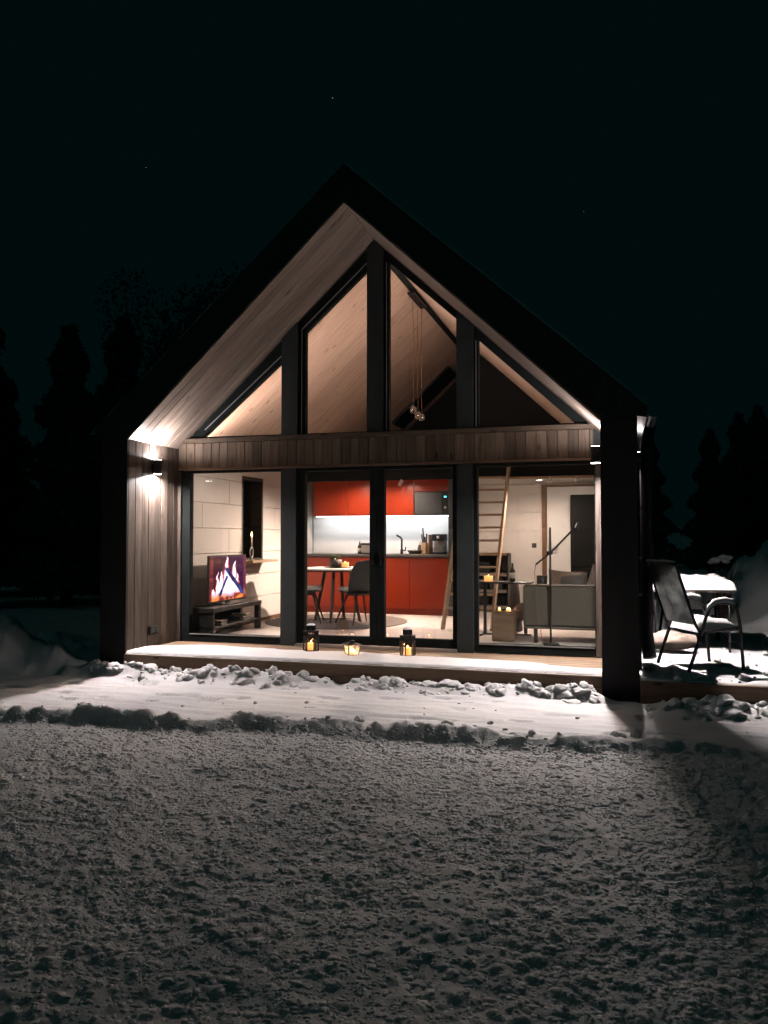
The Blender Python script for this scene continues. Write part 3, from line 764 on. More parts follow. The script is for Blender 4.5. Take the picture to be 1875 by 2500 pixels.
# ------------------------------------------------------------------ wall lamps (lit)
LAMP_C = (1.0, 0.89, 0.865)
def wall_lamp(x, y, side, label, p_down, p_up):
    t = thing('wall_lamp', label, 'wall lamp', (x, y, 2.06), 0, 'black up and down wall lamps')
    MB().lathe([(0.050, 0.004), (0.052, 0.008), (0.052, 0.168), (0.050, 0.172)], 24).build('housing', 'black', t, smooth=False)
    MB().box(min(side * 0.04, side * 0.082), max(side * 0.04, side * 0.058), -0.03, 0.03, 0.05, 0.125).build('bracket', 'black', t)
    MB().lathe([(0.0, 0.0015), (0.044, 0.0015), (0.046, 0.0035)], 24).build('lens', 'lens', t)
    MB().lathe([(0.046, 0.1725), (0.044, 0.1745), (0.0, 0.1745)], 24).build('lens', 'lens', t)
    a = area('lamp_down', (x, y, 2.055), 0.07, p_down, LAMP_C, (0, 0, 0), spread=162)
    b = area('lamp_up', (x, y, 2.24), 0.07, p_up, LAMP_C, (math.pi, 0, 0))
    return t
wall_lamp(-2.540, 0.53, -1, 'black cylinder wall lamp on the porch cheek left of the television window', 84, 26)
wall_lamp(2.543, 0.50, 1, 'black cylinder wall lamp on the porch cheek right of the sofa window', 84, 22)
wall_lamp(2.999, 1.22, -1, 'black cylinder wall lamp on the outer side wall behind the downpipe', 120, 10)

# ------------------------------------------------------------------ terrace right of the house
terrace = thing('terrace', 'snow covered low wooden terrace along the right side of the cabin', 'terrace', (3.0, -0.1, 0))
for k in range(27):
    wy = 0.15
    board('deck_board', (1.945, 0.005 + wy * (k + 0.5), -0.034), (1, 0, 0), (0, 1, 0), 4.0, wy - 0.006, 0.028, 'deck_wood', terrace)
board('fascia', (1.945, -0.014, -0.085), (1, 0, 0), (0, 0, 1), 4.006, 0.13, 0.028, 'fascia_wood', terrace)
board('fascia', (1.945, -0.010, -0.225), (1, 0, 0), (0, 0, 1), 4.006, 0.14, 0.028, 'fascia_wood', terrace)
def terr_snow(x, y):
    h = 0.006 + 0.030 * (fbm(x / 0.5, y / 0.35, 101, 4)) + 0.022 * billow(x / 0.2, y / 0.15, 103, 2) * fbm(x / 0.9, y / 0.7, 105, 2)
    e = sstep(-0.115, -0.04, y + 0.02 * (fbm(x / 0.12, y * 0, 107, 3) - 0.5))
    return -0.05 + (h + 0.02) * e
o = snow_sheet('terrace_snow', 2.944, 6.9, -0.118, 3.97, 300, 260, terr_snow, 'snow'); o['kind'] = 'stuff'
sp = []
for k in range(60):
    x = random.uniform(3.0, 5.2); y = random.gauss(0.12, 0.2)
    if y < -0.05: continue
    s = rs(0.010, 0.06, 3); sp.append((x, y, s * 0.1, s))
for k in range(60):
    x = random.uniform(3.0, 6); y = random.uniform(0.5, 3.6); s = rs(0.01, 0.05, 3); sp.append((x, y, s * 0.15, s))
clods('snow_clods', sp)

def snow_cap(name, x0, x1, y0, y1, z, th, parent, seed=0, n=26):
    """rounded slab of snow lying on a top"""
    nx = max(8, int(n * (x1 - x0) / max(x1 - x0, y1 - y0))); ny = max(8, int(n * (y1 - y0) / max(x1 - x0, y1 - y0)))
    X, Y = np.meshgrid(np.linspace(0, 1, nx), np.linspace(0, 1, ny), indexing='xy')
    ex = np.minimum(X, 1 - X) * (x1 - x0); ey = np.minimum(Y, 1 - Y) * (y1 - y0)
    e = np.minimum(ex, ey); t = np.clip(e / (th * 0.9), 0, 1); prof = np.sqrt(1 - (1 - t) ** 2)
    px = x0 + X * (x1 - x0); py = y0 + Y * (y1 - y0)
    Z = z + th * prof * (0.55 + 0.9 * fbm(px / 0.22 + seed, py / 0.22, 111, 4))
    px = px + 0.02 * (1 - t) * (fbm(py / 0.08, px / 0.3 + seed, 113, 2) - 0.5); py = py + 0.03 * (1 - t) * (fbm(px / 0.08 + seed, py / 0.3, 115, 2) - 0.5)
    top = np.stack([px, py, Z], -1)
    mb = MB().grid(top.tolist())
    return mb.build(name, 'snowfine', parent, smooth=True)

# patio chairs
def patio_chair(label, loc, rz):
    t = thing('patio_chair', label, 'chair', loc, rz, 'patio chairs on the terrace')
    r = 0.017
    for sy in (-0.29, 0.29):
        pts = [(-0.29, sy, 0.0), (-0.21, sy, 0.22), (-0.14, sy, 0.40), (-0.10, sy, 0.53), (-0.06, sy, 0.61), (0.0, sy, 0.655), (0.10, sy, 0.667), (0.19, sy, 0.645), (0.24, sy, 0.58), (0.265, sy, 0.45), (0.285, sy, 0.2), (0.30, sy, 0.0)]
        MB().tube(pts, r, 8).build('side_frame', 'black', t, smooth=True)
        MB().tube([(0.27, sy * 0.93, 0.42), (0.05, sy * 0.93, 0.39), (-0.15, sy * 0.93, 0.375), (-0.20, sy * 0.93, 0.45), (-0.41, sy * 0.93, 1.05)], 0.015, 8).build('seat_rail', 'black', t, smooth=True)
    for bx_, bz_, br_ in ((-0.41, 1.05, 0.016), (-0.145, 0.385, 0.014), (0.275, 0.40, 0.014)): MB().tube([(bx_, -0.285, bz_), (bx_, 0.285, bz_)], br_, 8).build('crossbar', 'black', t, smooth=True)
    P = []
    for i in range(9):
        v = i / 8; x = -0.20 - 0.21 * v; z = 0.45 + 0.60 * v
        P.append([(x - 0.03 * math.sin(math.pi * (j / 8)), -0.262 + 0.524 * j / 8, z) for j in range(9)])
    MB().grid(P).build('backrest', 'sling', t, smooth=True)
    P = []
    for i in range(7):
        v = i / 6; x = 0.27 - 0.42 * v; z = 0.42 - 0.045 * v
        P.append([(x, -0.262 + 0.524 * j / 8, z - 0.03 * math.sin(math.pi * j / 8)) for j in range(9)])
    MB().grid(P).grid([[(p[0], p[1], p[2] - 0.006) for p in row] for row in P]).build('seat', 'sling', t, smooth=True)
    snow_cap('seat_snow', -0.17, 0.26, -0.25, 0.25, 0.375, 0.12, t, seed=random.random() * 9)
    for sy in (-0.29, 0.29):
        MB().tube([(-0.115, sy, 0.545), (-0.06, sy, 0.635), (0.0, sy, 0.682), (0.10, sy, 0.694), (0.19, sy, 0.672), (0.215, sy, 0.64)], [0.010, 0.024, 0.030, 0.032, 0.028, 0.008], 8).build('arm_snow', 'snowfine', t, smooth=True)
    MB().tube([(-0.41, -0.27, 1.063), (-0.41, -0.1, 1.070), (-0.41, 0.1, 1.066), (-0.41, 0.27, 1.064)], [0.012, 0.015, 0.012, 0.014], 8).build('back_snow', 'snowfine', t, smooth=True)
    return t
patio_chair('dark sling patio chair beside the downpipe, turned towards the snowy table', (3.53, 0.80, 0.0), R(27))
pc = patio_chair('low dark patio chair half hidden behind the snowy table', (3.62, 3.45, 0.0), R(-80)); pc.scale = (1, 1, 0.70)

tb = thing('patio_table', 'patio table on thin legs under a thick slab of snow', 'table', (3.56, 2.45, 0.0))
MB().bevel_box(-0.46, 0.46, -0.56, 0.62, 0.675, 0.715, 0.008).build('table_top', 'throw', tb)
for sx in (-0.40, 0.40):
    for sy in (-0.50, 0.56):
        MB().tube([(sx, sy, 0.0), (sx, sy, 0.675)], 0.013, 8).build('leg', 'black', tb, smooth=True)
for sx in (-0.40, 0.40): MB().tube([(sx, -0.50, 0.12), (sx, 0.56, 0.12)], 0.01, 6).build('stretcher', 'black', tb, smooth=True)
snow_cap('table_snow', -0.475, 0.475, -0.575, 0.635, 0.71, 0.125, tb, seed=3, n=44)
# crumpled sack under the table
mb = MB(); P = []
for i in range(15):
    u = i / 14
    P.append([( -0.27 + 0.54 * u, 0.15 * math.cos(a) * (math.sin(math.pi * min(max(u, 0.06), 0.94)) ** 0.4), max(0.002, 0.11 + 0.11 * math.sin(a) * (math.sin(math.pi * min(max(u, 0.06), 0.94)) ** 0.4) + 0.02 * math.sin(9 * u + 3 * a))) for a in np.linspace(0, 2 * math.pi, 17)])
o = mb.grid(P).build('sack', 'sack', smooth=True, loc=(3.32, 1.78, 0.02)); o.rotation_euler = (0, 0, R(8))
tag(o, 'crumpled pale sack lying on the snow under the patio table', 'sack')

# snow topped bush far behind the table and a sprig behind the chair
bu = thing('bush', 'low dark bush with clumps of snow on top beyond the patio table', 'bush', (4.35, 6.1, 0.0))
mb = MB()
for k in range(60):
    a = random.random() * 6.28; r1 = random.uniform(0.1, 0.3); z1 = random.uniform(0.5, 0.95)
    mb.tube([(0.03 * math.cos(a), 0.03 * math.sin(a), 0), (r1 * 0.5 * math.cos(a), r1 * 0.5 * math.sin(a), z1 * 0.6), (r1 * math.cos(a), r1 * math.sin(a), z1)], [0.008, 0.005, 0.002], 4)
mb.build('twigs', 'bark', bu)
mb = MB()
for (x, y, z, s) in ((-0.10, 0, 0.93, 0.09), (0.03, 0.03, 0.97, 0.10), (0.11, 0, 0.98, 0.06), (-0.17, 0.02, 0.90, 0.05), (0.06, -0.06, 0.92, 0.06)):
    V, F = ICO[1]; k = random.random() * 9
    d = 1 + 0.5 * (fbm(V[:, 0] * 1.6 + k, V[:, 1] * 1.6 + V[:, 2], 5, 3) - 0.5)[:, None]
    mb.add((V * d * s * np.array([1, 1, 0.55]) + np.array([x, y, z])).tolist(), F)
mb.build('snow_clumps', 'snowfine', bu, smooth=True)
sg = thing('sapling', 'small bent green leafed sapling behind the patio chair back', 'sapling', (3.14, 2.3, 0.0))
MB().tube([(0, 0, 0), (0.01, 0, 0.5), (0.02, 0, 0.9), (0.06, 0, 1.05), (0.10, 0, 1.0)], [0.01, 0.008, 0.006, 0.004, 0.003], 6).build('stem', 'bark', sg)
for (x, z, dx, dz) in ((0.03, 1.03, 0.06, 0.05), (0.06, 1.05, 0.09, -0.03), (0.02, 1.0, -0.05, 0.03)):
    MB().grid([[(x, -0.0, z), (x + dx * 0.5, -0.03, z + dz * 0.5 + 0.02), (x + dx, 0, z + dz)], [(x, 0.01, z), (x + dx * 0.5, 0.03, z + dz * 0.5 + 0.015), (x + dx, 0.005, z + dz)]]).build('leaf', 'leaf', sg, smooth=True)

# ------------------------------------------------------------------ lanterns on the porch
def lantern_hex(label, loc, rz, ring=True):
    t = thing('lantern', label, 'lantern', loc, rz, 'black candle lanterns on the porch deck')
    n = 6
    pts = lambda r, z: [(r * math.cos(2 * math.pi * k / n), r * math.sin(2 * math.pi * k / n), z) for k in range(n)]
    MB().lathe([(0.088, 0.0), (0.090, 0.006), (0.088, 0.018)], n).build('base', 'black', t)
    fr = MB()
    for p, q in zip(pts(0.084, 0.018), pts(0.084, 0.16)): fr.bar(p, q, 0.012)
    fr.build('frame', 'black', t)
    MB().lathe([(0.079, 0.02), (0.079, 0.158)], n).build('glass', 'thinglass', t)
    # slotted collar: bars between two rings
    co = MB()
    for z in (0.158, 0.222):
        P, Q = pts(0.090, z), pts(0.076, z)
        for k in range(n):
            j = (k + 1) % n
            co.add([P[k], P[j], Q[j], Q[k]] + [(a, b, c + 0.012) for a, b, c in (P[k], P[j], Q[j], Q[k])], [(0,3,2,1),(4,5,6,7),(0,1,5,4),(1,2,6,5),(2,3,7,6),(3,0,4,7)])
    A, B = pts(0.084, 0.168), pts(0.084, 0.224)
    for k in range(n):
        for f in (0.0, 0.2, 0.4, 0.6, 0.8):
            j = (k + 1) % n
            a = Vector(A[k]).lerp(Vector(A[j]), f); b = Vector(B[k]).lerp(Vector(B[j]), f); co.bar(a, b, 0.009)
    co.build('collar', 'black', t)
    tp = MB().lathe([(0.078, 0.234), (0.052, 0.238)], n)
    A, B = pts(0.048, 0.238), pts(0.048, 0.288)
    for k in range(n):
        for f in (0.0, 0.33, 0.66):
            j = (k + 1) % n
            tp.bar(Vector(A[k]).lerp(Vector(A[j]), f), Vector(B[k]).lerp(Vector(B[j]), f), 0.009)
    tp.lathe([(0.054, 0.286), (0.055, 0.292), (0.03, 0.300)], n).build('chimney', 'black', t)
    if ring: MB().tube([(0.038 * math.cos(a), 0, 0.30 + 0.062 * math.sin(a)) for a in np.linspace(0, math.pi, 11)], 0.0028, 6).build('handle', 'black', t, smooth=True)
    MB().lathe([(0.036, 0.019), (0.037, 0.03), (0.037, 0.095), (0.030, 0.098)], 16).build('candle', 'wax', t, smooth=True)
    MB().lathe([(0.0, 0.098), (0.006, 0.104), (0.004, 0.112), (0.0, 0.121)], 8).build('flame', 'flame', t, smooth=True)
    point('candle_light', (loc[0], loc[1], loc[2] + 0.115), 0.35, (1.0, 0.50, 0.18), 0.01)
    snow_cap('snow_cap', -0.045, 0.045, -0.045, 0.045, 0.297, 0.014, t, seed=loc[0], n=10)
    return t
def deck_h(x, y): return float(deck_snow(np.array([x]), np.array([y]))[0])
lantern_hex('tall black candle lantern with a ring handle, left of the small one', (-0.60, 0.62, deck_h(-0.6, 0.62) - 0.006), R(14))
lantern_hex('tall black candle lantern without a ring, in front of the right door leaf', (0.526, 0.64, deck_h(0.526, 0.64) - 0.006), R(30), False)
t = thing('lantern', 'small bright tapered glass lantern between the two tall ones', 'lantern', (-0.05, 0.44, deck_h(-0.05, 0.44) - 0.005), R(40), 'black candle lanterns on the porch deck')
q = lambda r, z: [(r * math.cos(math.pi / 4 + k * math.pi / 2), r * math.sin(math.pi / 4 + k * math.pi / 2), z) for k in range(4)]
MB().lathe([(0.082, 0.0), (0.084, 0.008)], 4, ph=math.pi / 4).build('base', 'black', t)
fr = MB()
for a, b in zip(q(0.078, 0.006), q(0.104, 0.118)): fr.bar(a, b, 0.007)
fr.build('frame', 'black', t)
MB().lathe([(0.075, 0.009), (0.099, 0.117)], 4, ph=math.pi / 4).build('glass', 'frosted', t)
MB().lathe([(0.124, 0.116), (0.126, 0.120), (0.05, 0.142), (0.028, 0.146), (0.028, 0.156), (0.040, 0.160), (0.0, 0.164)], 4, ph=math.pi / 4).build('lid', 'black', t)
MB().tube([(0.055 * math.cos(a), 0, 0.15 + 0.10 * math.sin(a)) for a in np.linspace(0.1, math.pi - 0.1, 11)], 0.0025, 6).build('handle', 'black', t, smooth=True)
MB().lathe([(0.03, 0.009), (0.03, 0.028)], 14).build('candle', 'softglow', t, smooth=True)
MB().lathe([(0.0, 0.030), (0.013, 0.042), (0.010, 0.068), (0.0, 0.09)], 8).build('flame', 'flame', t, smooth=True)
point('candle_light', (-0.05, 0.44, 0.085), 2.2, (1.0, 0.55, 0.24), 0.012)

# ------------------------------------------------------------------ kitchen
kc = thing('kitchen_counter', 'long red kitchen base cabinets under a dark worktop', 'kitchen counter', (-1.27, 5.19, 0.0))
X0, X1 = -1.32, 1.31     # local x range
MB().box(X0, X1, 0.045, 0.60, 0.0, 0.10).build('plinth', 'red', kc)
MB().box(X0, X1, 0.022, 0.60, 0.10, 0.975).build('carcass', 'blackmatte', kc)
MB().bevel_box(X0, X1 + 0.005, -0.012, 0.605, 0.978, 1.015, 0.003).build('worktop', 'counter', kc)
xs = [X0, -0.70, -0.10, 0.64, X1]
for a, b in zip(xs[:-1], xs[1:]):
    d = MB().bevel_box(a + 0.003, b - 0.003, 0.0, 0.02, 0.105, 0.955, 0.002).build('cabinet_door', 'red', kc)
MB().box(X0, X1, 0.004, 0.02, 0.958, 0.976).build('grip_rail', 'graypanel', kc)
# tap
MB().lathe([(0.026, 1.015), (0.026, 1.10)], 14, (0.40, 0.40)).tube([(0.40, 0.40, 1.09), (0.40, 0.40, 1.27), (0.385, 0.39, 1.30), (0.315, 0.36, 1.345)], 0.017, 10).tube([(0.41, 0.40, 1.075), (0.465, 0.39, 1.075), (0.475, 0.388, 1.14)], 0.011, 8).build('tap', 'black', kc, smooth=True)
MB().box(X0, X1, 0.596, 0.604, 1.017, 1.672).build('backsplash', 'splash', kc)

ku = thing('wall_cabinets', 'glossy red wall cabinets lit from below above the white backsplash', 'cabinet', (-1.27, 5.42, 1.675))
MB().box(-1.18, 1.305, 0.022, 0.36, 0.002, 0.62).build('carcass', 'white', ku)
for a, b in ((-1.18, -0.565), (-0.562, 0.05), (0.053, 0.66)):
    MB().bevel_box(a + 0.002, b - 0.002, 0.0, 0.02, 0.0, 0.62, 0.002).build('cabinet_door', 'red', ku)
MB().bevel_box(0.663, 1.303, 0.0, 0.02, 0.415, 0.62, 0.002).build('cabinet_door', 'red', ku)
MB().box(-1.15, 1.28, 0.07, 0.085, -0.008, 0.0015).build('led_strip', 'ledstrip', ku)
area('kitchen_led', (-1.2, 5.50, 1.655), 2.4, 8.5, (0.95, 0.965, 1.0), (R(34), 0, 0), 'RECTANGLE', 0.03)
mw = thing('microwave', 'black built-in microwave under the right red wall cabinet', 'microwave', (-0.29, 5.40, 1.68))
MB().bevel_box(-0.305, 0.30, 0.0, 0.30, 0.0, 0.405, 0.004).build('body', 'black', mw)
MB().bevel_box(-0.295, 0.17, -0.012, -0.002, 0.02, 0.385, 0.003).build('door', 'graypanel', mw)
MB().bevel_box(0.18, 0.295, -0.010, -0.002, 0.02, 0.385, 0.003).build('control_panel', 'black', mw)
MB().box(0.215, 0.255, -0.013, -0.0105, 0.30, 0.325).build('display', 'bluelight', mw)
kb = MB(); kb.lathe([(0.02, 0), (0.022, 0.012), (0.018, 0.014), (0.0, 0.014)], 14)
o = kb.build('knob', 'steel', mw, smooth=True); o.location = (0.236, -0.011, 0.13); o.rotation_euler = (R(90), 0, 0)
MB().bevel_box(0.045, 0.135, 5.16, 5.80, 0.0, 2.30, 0.002).build('tall_panel', 'graypanel')
tag(bpy.data.objects['tall_panel'], 'tall dark grey panel closing the kitchen row beside the ladder', 'panel')

# things on the worktop
WZ = 1.0155
def place(o, x, y, z, rz=0): o.location = (x, y, z); o.rotation_euler = (0, 0, rz); return o
bt = thing('bottle', 'small pale labelled bottle at the left end of the worktop', 'bottle', (-1.61, 5.50, WZ))
MB().lathe([(0.033, 0), (0.035, 0.01), (0.035, 0.13), (0.014, 0.17), (0.013, 0.22)], 14).build('body', 'amber', bt, smooth=True)
MB().lathe([(0.0355, 0.03), (0.0355, 0.10)], 14).build('paper_label', 'label', bt, smooth=True)
MB().lathe([(0.015, 0.205), (0.015, 0.232), (0.0, 0.234)], 10).build('cap', 'alu', bt, smooth=True)
ts = thing('toaster', 'steel and black toaster beside the small bottle', 'toaster', (-1.47, 5.52, WZ))
MB().bevel_box(-0.095, 0.10, -0.08, 0.08, 0.012, 0.165, 0.012).build('body', 'steel', ts)
MB().bevel_box(-0.10, 0.105, -0.084, 0.084, 0.150, 0.190, 0.008).build('top', 'black', ts)
MB().box(-0.09, 0.09, -0.07, 0.07, 0.0, 0.012).build('foot', 'black', ts)
bs = thing('basket', 'dark basket of sponges and jars by the tap', 'basket', (-0.595, 5.50, WZ))
mb = MB()
for k in range(6):
    z = 0.008 + k * 0.0105; s = 0.095 + 0.005 * k
    mb.tube([(s * 1.2 * math.cos(a), s * 0.75 * math.sin(a), z) for a in np.linspace(0, 2 * math.pi, 21)], 0.0062, 5, caps=False)
mb.box(-0.10, 0.10, -0.06, 0.06, 0.0, 0.006).build('body', 'dark_wood', bs)
MB().bevel_box(-0.08, 0.0, -0.03, 0.03, 0.02, 0.085, 0.008).build('sponge', 'white', bs)
jr = thing('jar', 'round glass jar with a dark lid behind the basket', 'jar', (-0.545, 5.62, WZ))
MB().lathe([(0.04, 0), (0.048, 0.02), (0.048, 0.10), (0.035, 0.13)], 14).build('body', 'ceramic', jr, smooth=True)
MB().lathe([(0.038, 0.13), (0.038, 0.155), (0.0, 0.16)], 14).build('lid', 'black', jr, smooth=True)
kn = thing('knife_block', 'wooden block holding dark handled kitchen knives', 'knife block', (-0.445, 5.50, WZ), R(-8))
MB().bevel_box(-0.045, 0.045, -0.05, 0.05, 0.0, 0.20, 0.006).build('block', 'lightwood', kn)
for (dx, dy, h, lean) in ((-0.03, 0.0, 0.34, -0.02), (-0.012, 0.02, 0.45, -0.025), (0.015, -0.01, 0.30, 0.0), (0.033, 0.01, 0.35, 0.008)):
    MB().bar((dx, dy, 0.19), (dx + lean, dy, h), 0.02, 0.014).build('knife', 'black', kn)
MB().tube([(-0.046 - 0.028 * math.sin(a), -0.03, 0.17 + 0.045 * math.cos(a)) for a in np.linspace(0, math.pi, 9)], 0.005, 6).build('handle', 'dark_wood', kn, smooth=True)
cb = thing('chopping_board', 'wooden chopping board leaning on the wall beside the coffee machine', 'chopping board', (-0.345, 5.60, WZ))
MB().bevel_box(-0.025, 0.0, -0.12, 0.12, 0.0, 0.335, 0.004).build('board', 'brown_wood', cb)
MB().bevel_box(-0.075, -0.03, 0.02, 0.14, 0.0, 0.20, 0.004).build('small_board', 'lightwood', cb)
cm = thing('espresso_machine', 'steel and black espresso machine at the right end of the worktop', 'coffee machine', (-0.18, 5.52, WZ))
MB().bevel_box(-0.105, 0.10, -0.12, 0.13, 0.0, 0.045, 0.006).build('base', 'black', cm)
MB().bevel_box(-0.105, 0.10, 0.03, 0.13, 0.045, 0.23, 0.006).build('body', 'steel', cm)
MB().bevel_box(-0.112, 0.106, -0.12, 0.13, 0.23, 0.345, 0.010).build('head', 'black', cm)
MB().box(-0.10, 0.095, -0.10, 0.02, 0.046, 0.052).build('drip_tray', 'steel', cm)
MB().lathe([(0.033, 0.195), (0.033, 0.23)], 14, (-0.01, -0.06)).bar((-0.01, -0.06, 0.205), (-0.01, -0.19, 0.195), 0.02).build('portafilter', 'steel', cm)
MB().lathe([(0.026, 0.053), (0.036, 0.07), (0.030, 0.125), (0.034, 0.13)], 14, (0.06, -0.055)).build('milk_jug', 'steel', cm, smooth=True)
MB().tube([(0.09, -0.09, 0.24), (0.098, -0.10, 0.16), (0.075, -0.10, 0.10)], 0.006, 6).build('steam_wand', 'steel', cm, smooth=True)
o = MB().lathe([(0.024, 0), (0.024, 0.012), (0, 0.013)], 14).build('gauge', 'white', cm, smooth=True); o.location = (0.0, -0.12, 0.29); o.rotation_euler = (R(90), 0, 0)

# ------------------------------------------------------------------ loft ladder
ld = thing('loft_ladder', 'slanted pale pine ladder with broad treads leading up to the loft', 'ladder', (0.70, 3.26, 0.0))
def lad(sx, z): return Vector((sx * 0.345 + 0.105 * z / 2.6, 0.50 * z, z))
for s in (-1, 1):
    MB().bar(lad(s, 0.0), lad(s, 2.92), 0.036, 0.145, up=(0, 1, 0)).build('stringer', 'ladder_wood', ld)
for k in range(12):
    z = 0.293 + 0.193 * k; a_, b_ = lad(-1, z), lad(1, z)
    MB().bevel_box(a_.x + 0.019, b_.x - 0.019, a_.y - 0.062, a_.y + 0.062, z - 0.015, z + 0.015, 0.004).build('tread', 'ladder_wood', ld)
    for dy in (-0.03, 0.025):
        MB().box(b_.x + 0.0185, b_.x + 0.0205, b_.y + dy - 0.006, b_.y + dy + 0.006, z - 0.006, z + 0.006).build('screw', 'black', ld)

# ------------------------------------------------------------------ dining corner
rug = thing('round_rug', 'pale round rug with a dark edge under the dining table', 'rug', (-1.45, 3.85, 0.0052))
MB().lathe([(1.075, 0.0), (1.075, 0.010), (0.6, 0.010), (0.0, 0.010)], 64).build('pile', 'rug', rug)
MB().lathe([(1.076, 0.0), (1.10, 0.0), (1.10, 0.009), (1.076, 0.011)], 64).build('edge', 'rugedge', rug)
dt = thing('dining_table', 'round white topped dining table on dark splayed legs', 'table', (-1.42, 3.82, 0.015))
MB().lathe([(0.54, 0.795), (0.56, 0.80), (0.56, 0.815), (0.55, 0.822), (0.0, 0.822)], 48).build('table_top', 'tabletop', dt)
MB().lathe([(0.535, 0.775), (0.548, 0.794)], 48).build('table_rim', 'dark_wood', dt)
for k in range(4):
    a = R(-87 + 90 * k)
    MB().bar((0.20 * math.cos(a), 0.20 * math.sin(a), 0.78), (0.36 * math.cos(a), 0.36 * math.sin(a), 0.0), 0.04).build('leg', 'dark_wood', dt)
for k in range(2):
    a = R(-87 + 90 * k)
    MB().bar((-0.34 * math.cos(a), -0.34 * math.sin(a), 0.025 + k * 0.012), (0.34 * math.cos(a), 0.34 * math.sin(a), 0.025 + k * 0.012), 0.02, 0.010).build('crossbar', 'black', dt)

def dining_chair(label, loc, rz):
    t = thing('dining_chair', label, 'chair', loc, rz, 'dining chairs round the white table')
    prof = [(0.25, 0.475), (0.22, 0.492), (0.10, 0.490), (-0.02, 0.480), (-0.12, 0.485), (-0.19, 0.525), (-0.225, 0.60), (-0.25, 0.72), (-0.272, 0.84), (-0.29, 0.955)]
    wid = [0.20, 0.235, 0.255, 0.265, 0.27, 0.275, 0.275, 0.265, 0.24, 0.17]
    def surf(off):
        P = []
        for i, ((y, z), w) in enumerate(zip(prof, wid)):
            v = i / (len(prof) - 1); back = min(1, max(0, (v - 0.45) / 0.2)); row = []
            for j in range(13):
                u = -1 + j / 6
                row.append((u * w, y + back * (0.10 * u * u) - back * off, z + (1 - back) * (0.008 * u ** 4) - (1 - back) * off - back * 0.03 * u ** 4 * v))
            P.append(row)
        return P
    a, b = surf(0.0), surf(0.022)
    MB().grid(b).grid([[a[i][0], b[i][0]] for i in range(len(a))]).grid([[a[i][-1], b[i][-1]] for i in range(len(a))]).grid([a[0], b[0]]).grid([a[-1], b[-1]]).build('shell', 'shell', t, smooth=True)
    c = surf(-0.004); MB().grid(c).build('upholstery', 'cushion', t, smooth=True)
    MB().bevel_box(-0.235, 0.235, -0.14, 0.255, 0.482, 0.545, 0.022).build('seat_pad', 'cushion', t, smooth=True)
    MB().bar((-0.15, -0.14, 0.445), (0.15, -0.14, 0.445), 0.03).bar((-0.15, 0.14, 0.445), (0.15, 0.14, 0.445), 0.03).bar((-0.14, -0.15, 0.435), (-0.14, 0.15, 0.435), 0.03).bar((0.14, -0.15, 0.435), (0.14, 0.15, 0.435), 0.03).build('seat_frame', 'dark_wood', t)
    for sx in (-1, 1):
        for sy in (-1, 1):
            MB().tube([(sx * 0.13, sy * 0.13, 0.45), (sx * 0.27, sy * 0.27, 0.0)], [0.018, 0.010], 8).build('leg', 'dark_wood', t, smooth=True)
    return t
dining_chair('dining chair on the left of the round table, partly behind the post', (-1.86, 3.56, 0.015), R(-74))
dining_chair('charcoal shell dining chair seen from behind, at the right of the table', (-0.98, 3.58, 0.015), R(48))
tr = thing('tray', 'dark round tray on the dining table', 'tray', (-1.40, 3.76, 0.8375))
MB().lathe([(0.20, 0.0), (0.215, 0.012), (0.205, 0.012), (0.19, 0.005), (0.0, 0.005)], 32).build('plate', 'dark_wood', tr, smooth=True)
pp = thing('potted_plant', 'bushy little plant in a dark pot on the dining table tray', 'plant', (-1.44, 3.77, 0.8435))
MB().lathe([(0.075, 0), (0.092, 0.02), (0.095, 0.12), (0.088, 0.12), (0.085, 0.10), (0.0, 0.10)], 20).build('pot', 'ceramic', pp, smooth=True)
for k in range(34):
    a = random.random() * 6.28; r1 = random.uniform(0.03, 0.105); z = random.uniform(0.125, 0.185)
    p = Vector((r1 * 0.5 * math.cos(a), r1 * 0.5 * math.sin(a), z - 0.03)); qv = Vector((r1 * math.cos(a), r1 * math.sin(a), z)); n_ = Vector((-math.sin(a), math.cos(a), 0)) * 0.016
    MB().add([p, (p + qv) / 2 + n_ + Vector((0, 0, 0.014)), qv, (p + qv) / 2 - n_ + Vector((0, 0, 0.014))], [(0, 1, 2, 3)]).build('leaf', 'leaf', pp)
def glass_candle(label, loc, r, h, p):
    t = thing('glass_candle', label, 'candle', loc, 0, 'lit candles in glass cups')
    MB().lathe([(r * 0.88, 0), (r, h)], 20).build('cup', 'thinglass', t, smooth=True)
    MB().lathe([(r * 0.84, 0.004), (r * 0.90, h * 0.72), (0.0, h * 0.72)], 20).build('wax', 'softglow', t, smooth=True)
    MB().lathe([(0.0, h * 0.73), (0.006, h * 0.77), (0.004, h * 0.84), (0.0, h * 0.90)], 8).build('flame', 'flame', t, smooth=True)
    point('candle_light', (loc[0], loc[1], loc[2] + h * 0.9), p, (1.0, 0.5, 0.2), 0.015)
glass_candle('glowing glass candle beside the potted plant', (-1.275, 3.76, 0.8435), 0.060, 0.105, 0.5)

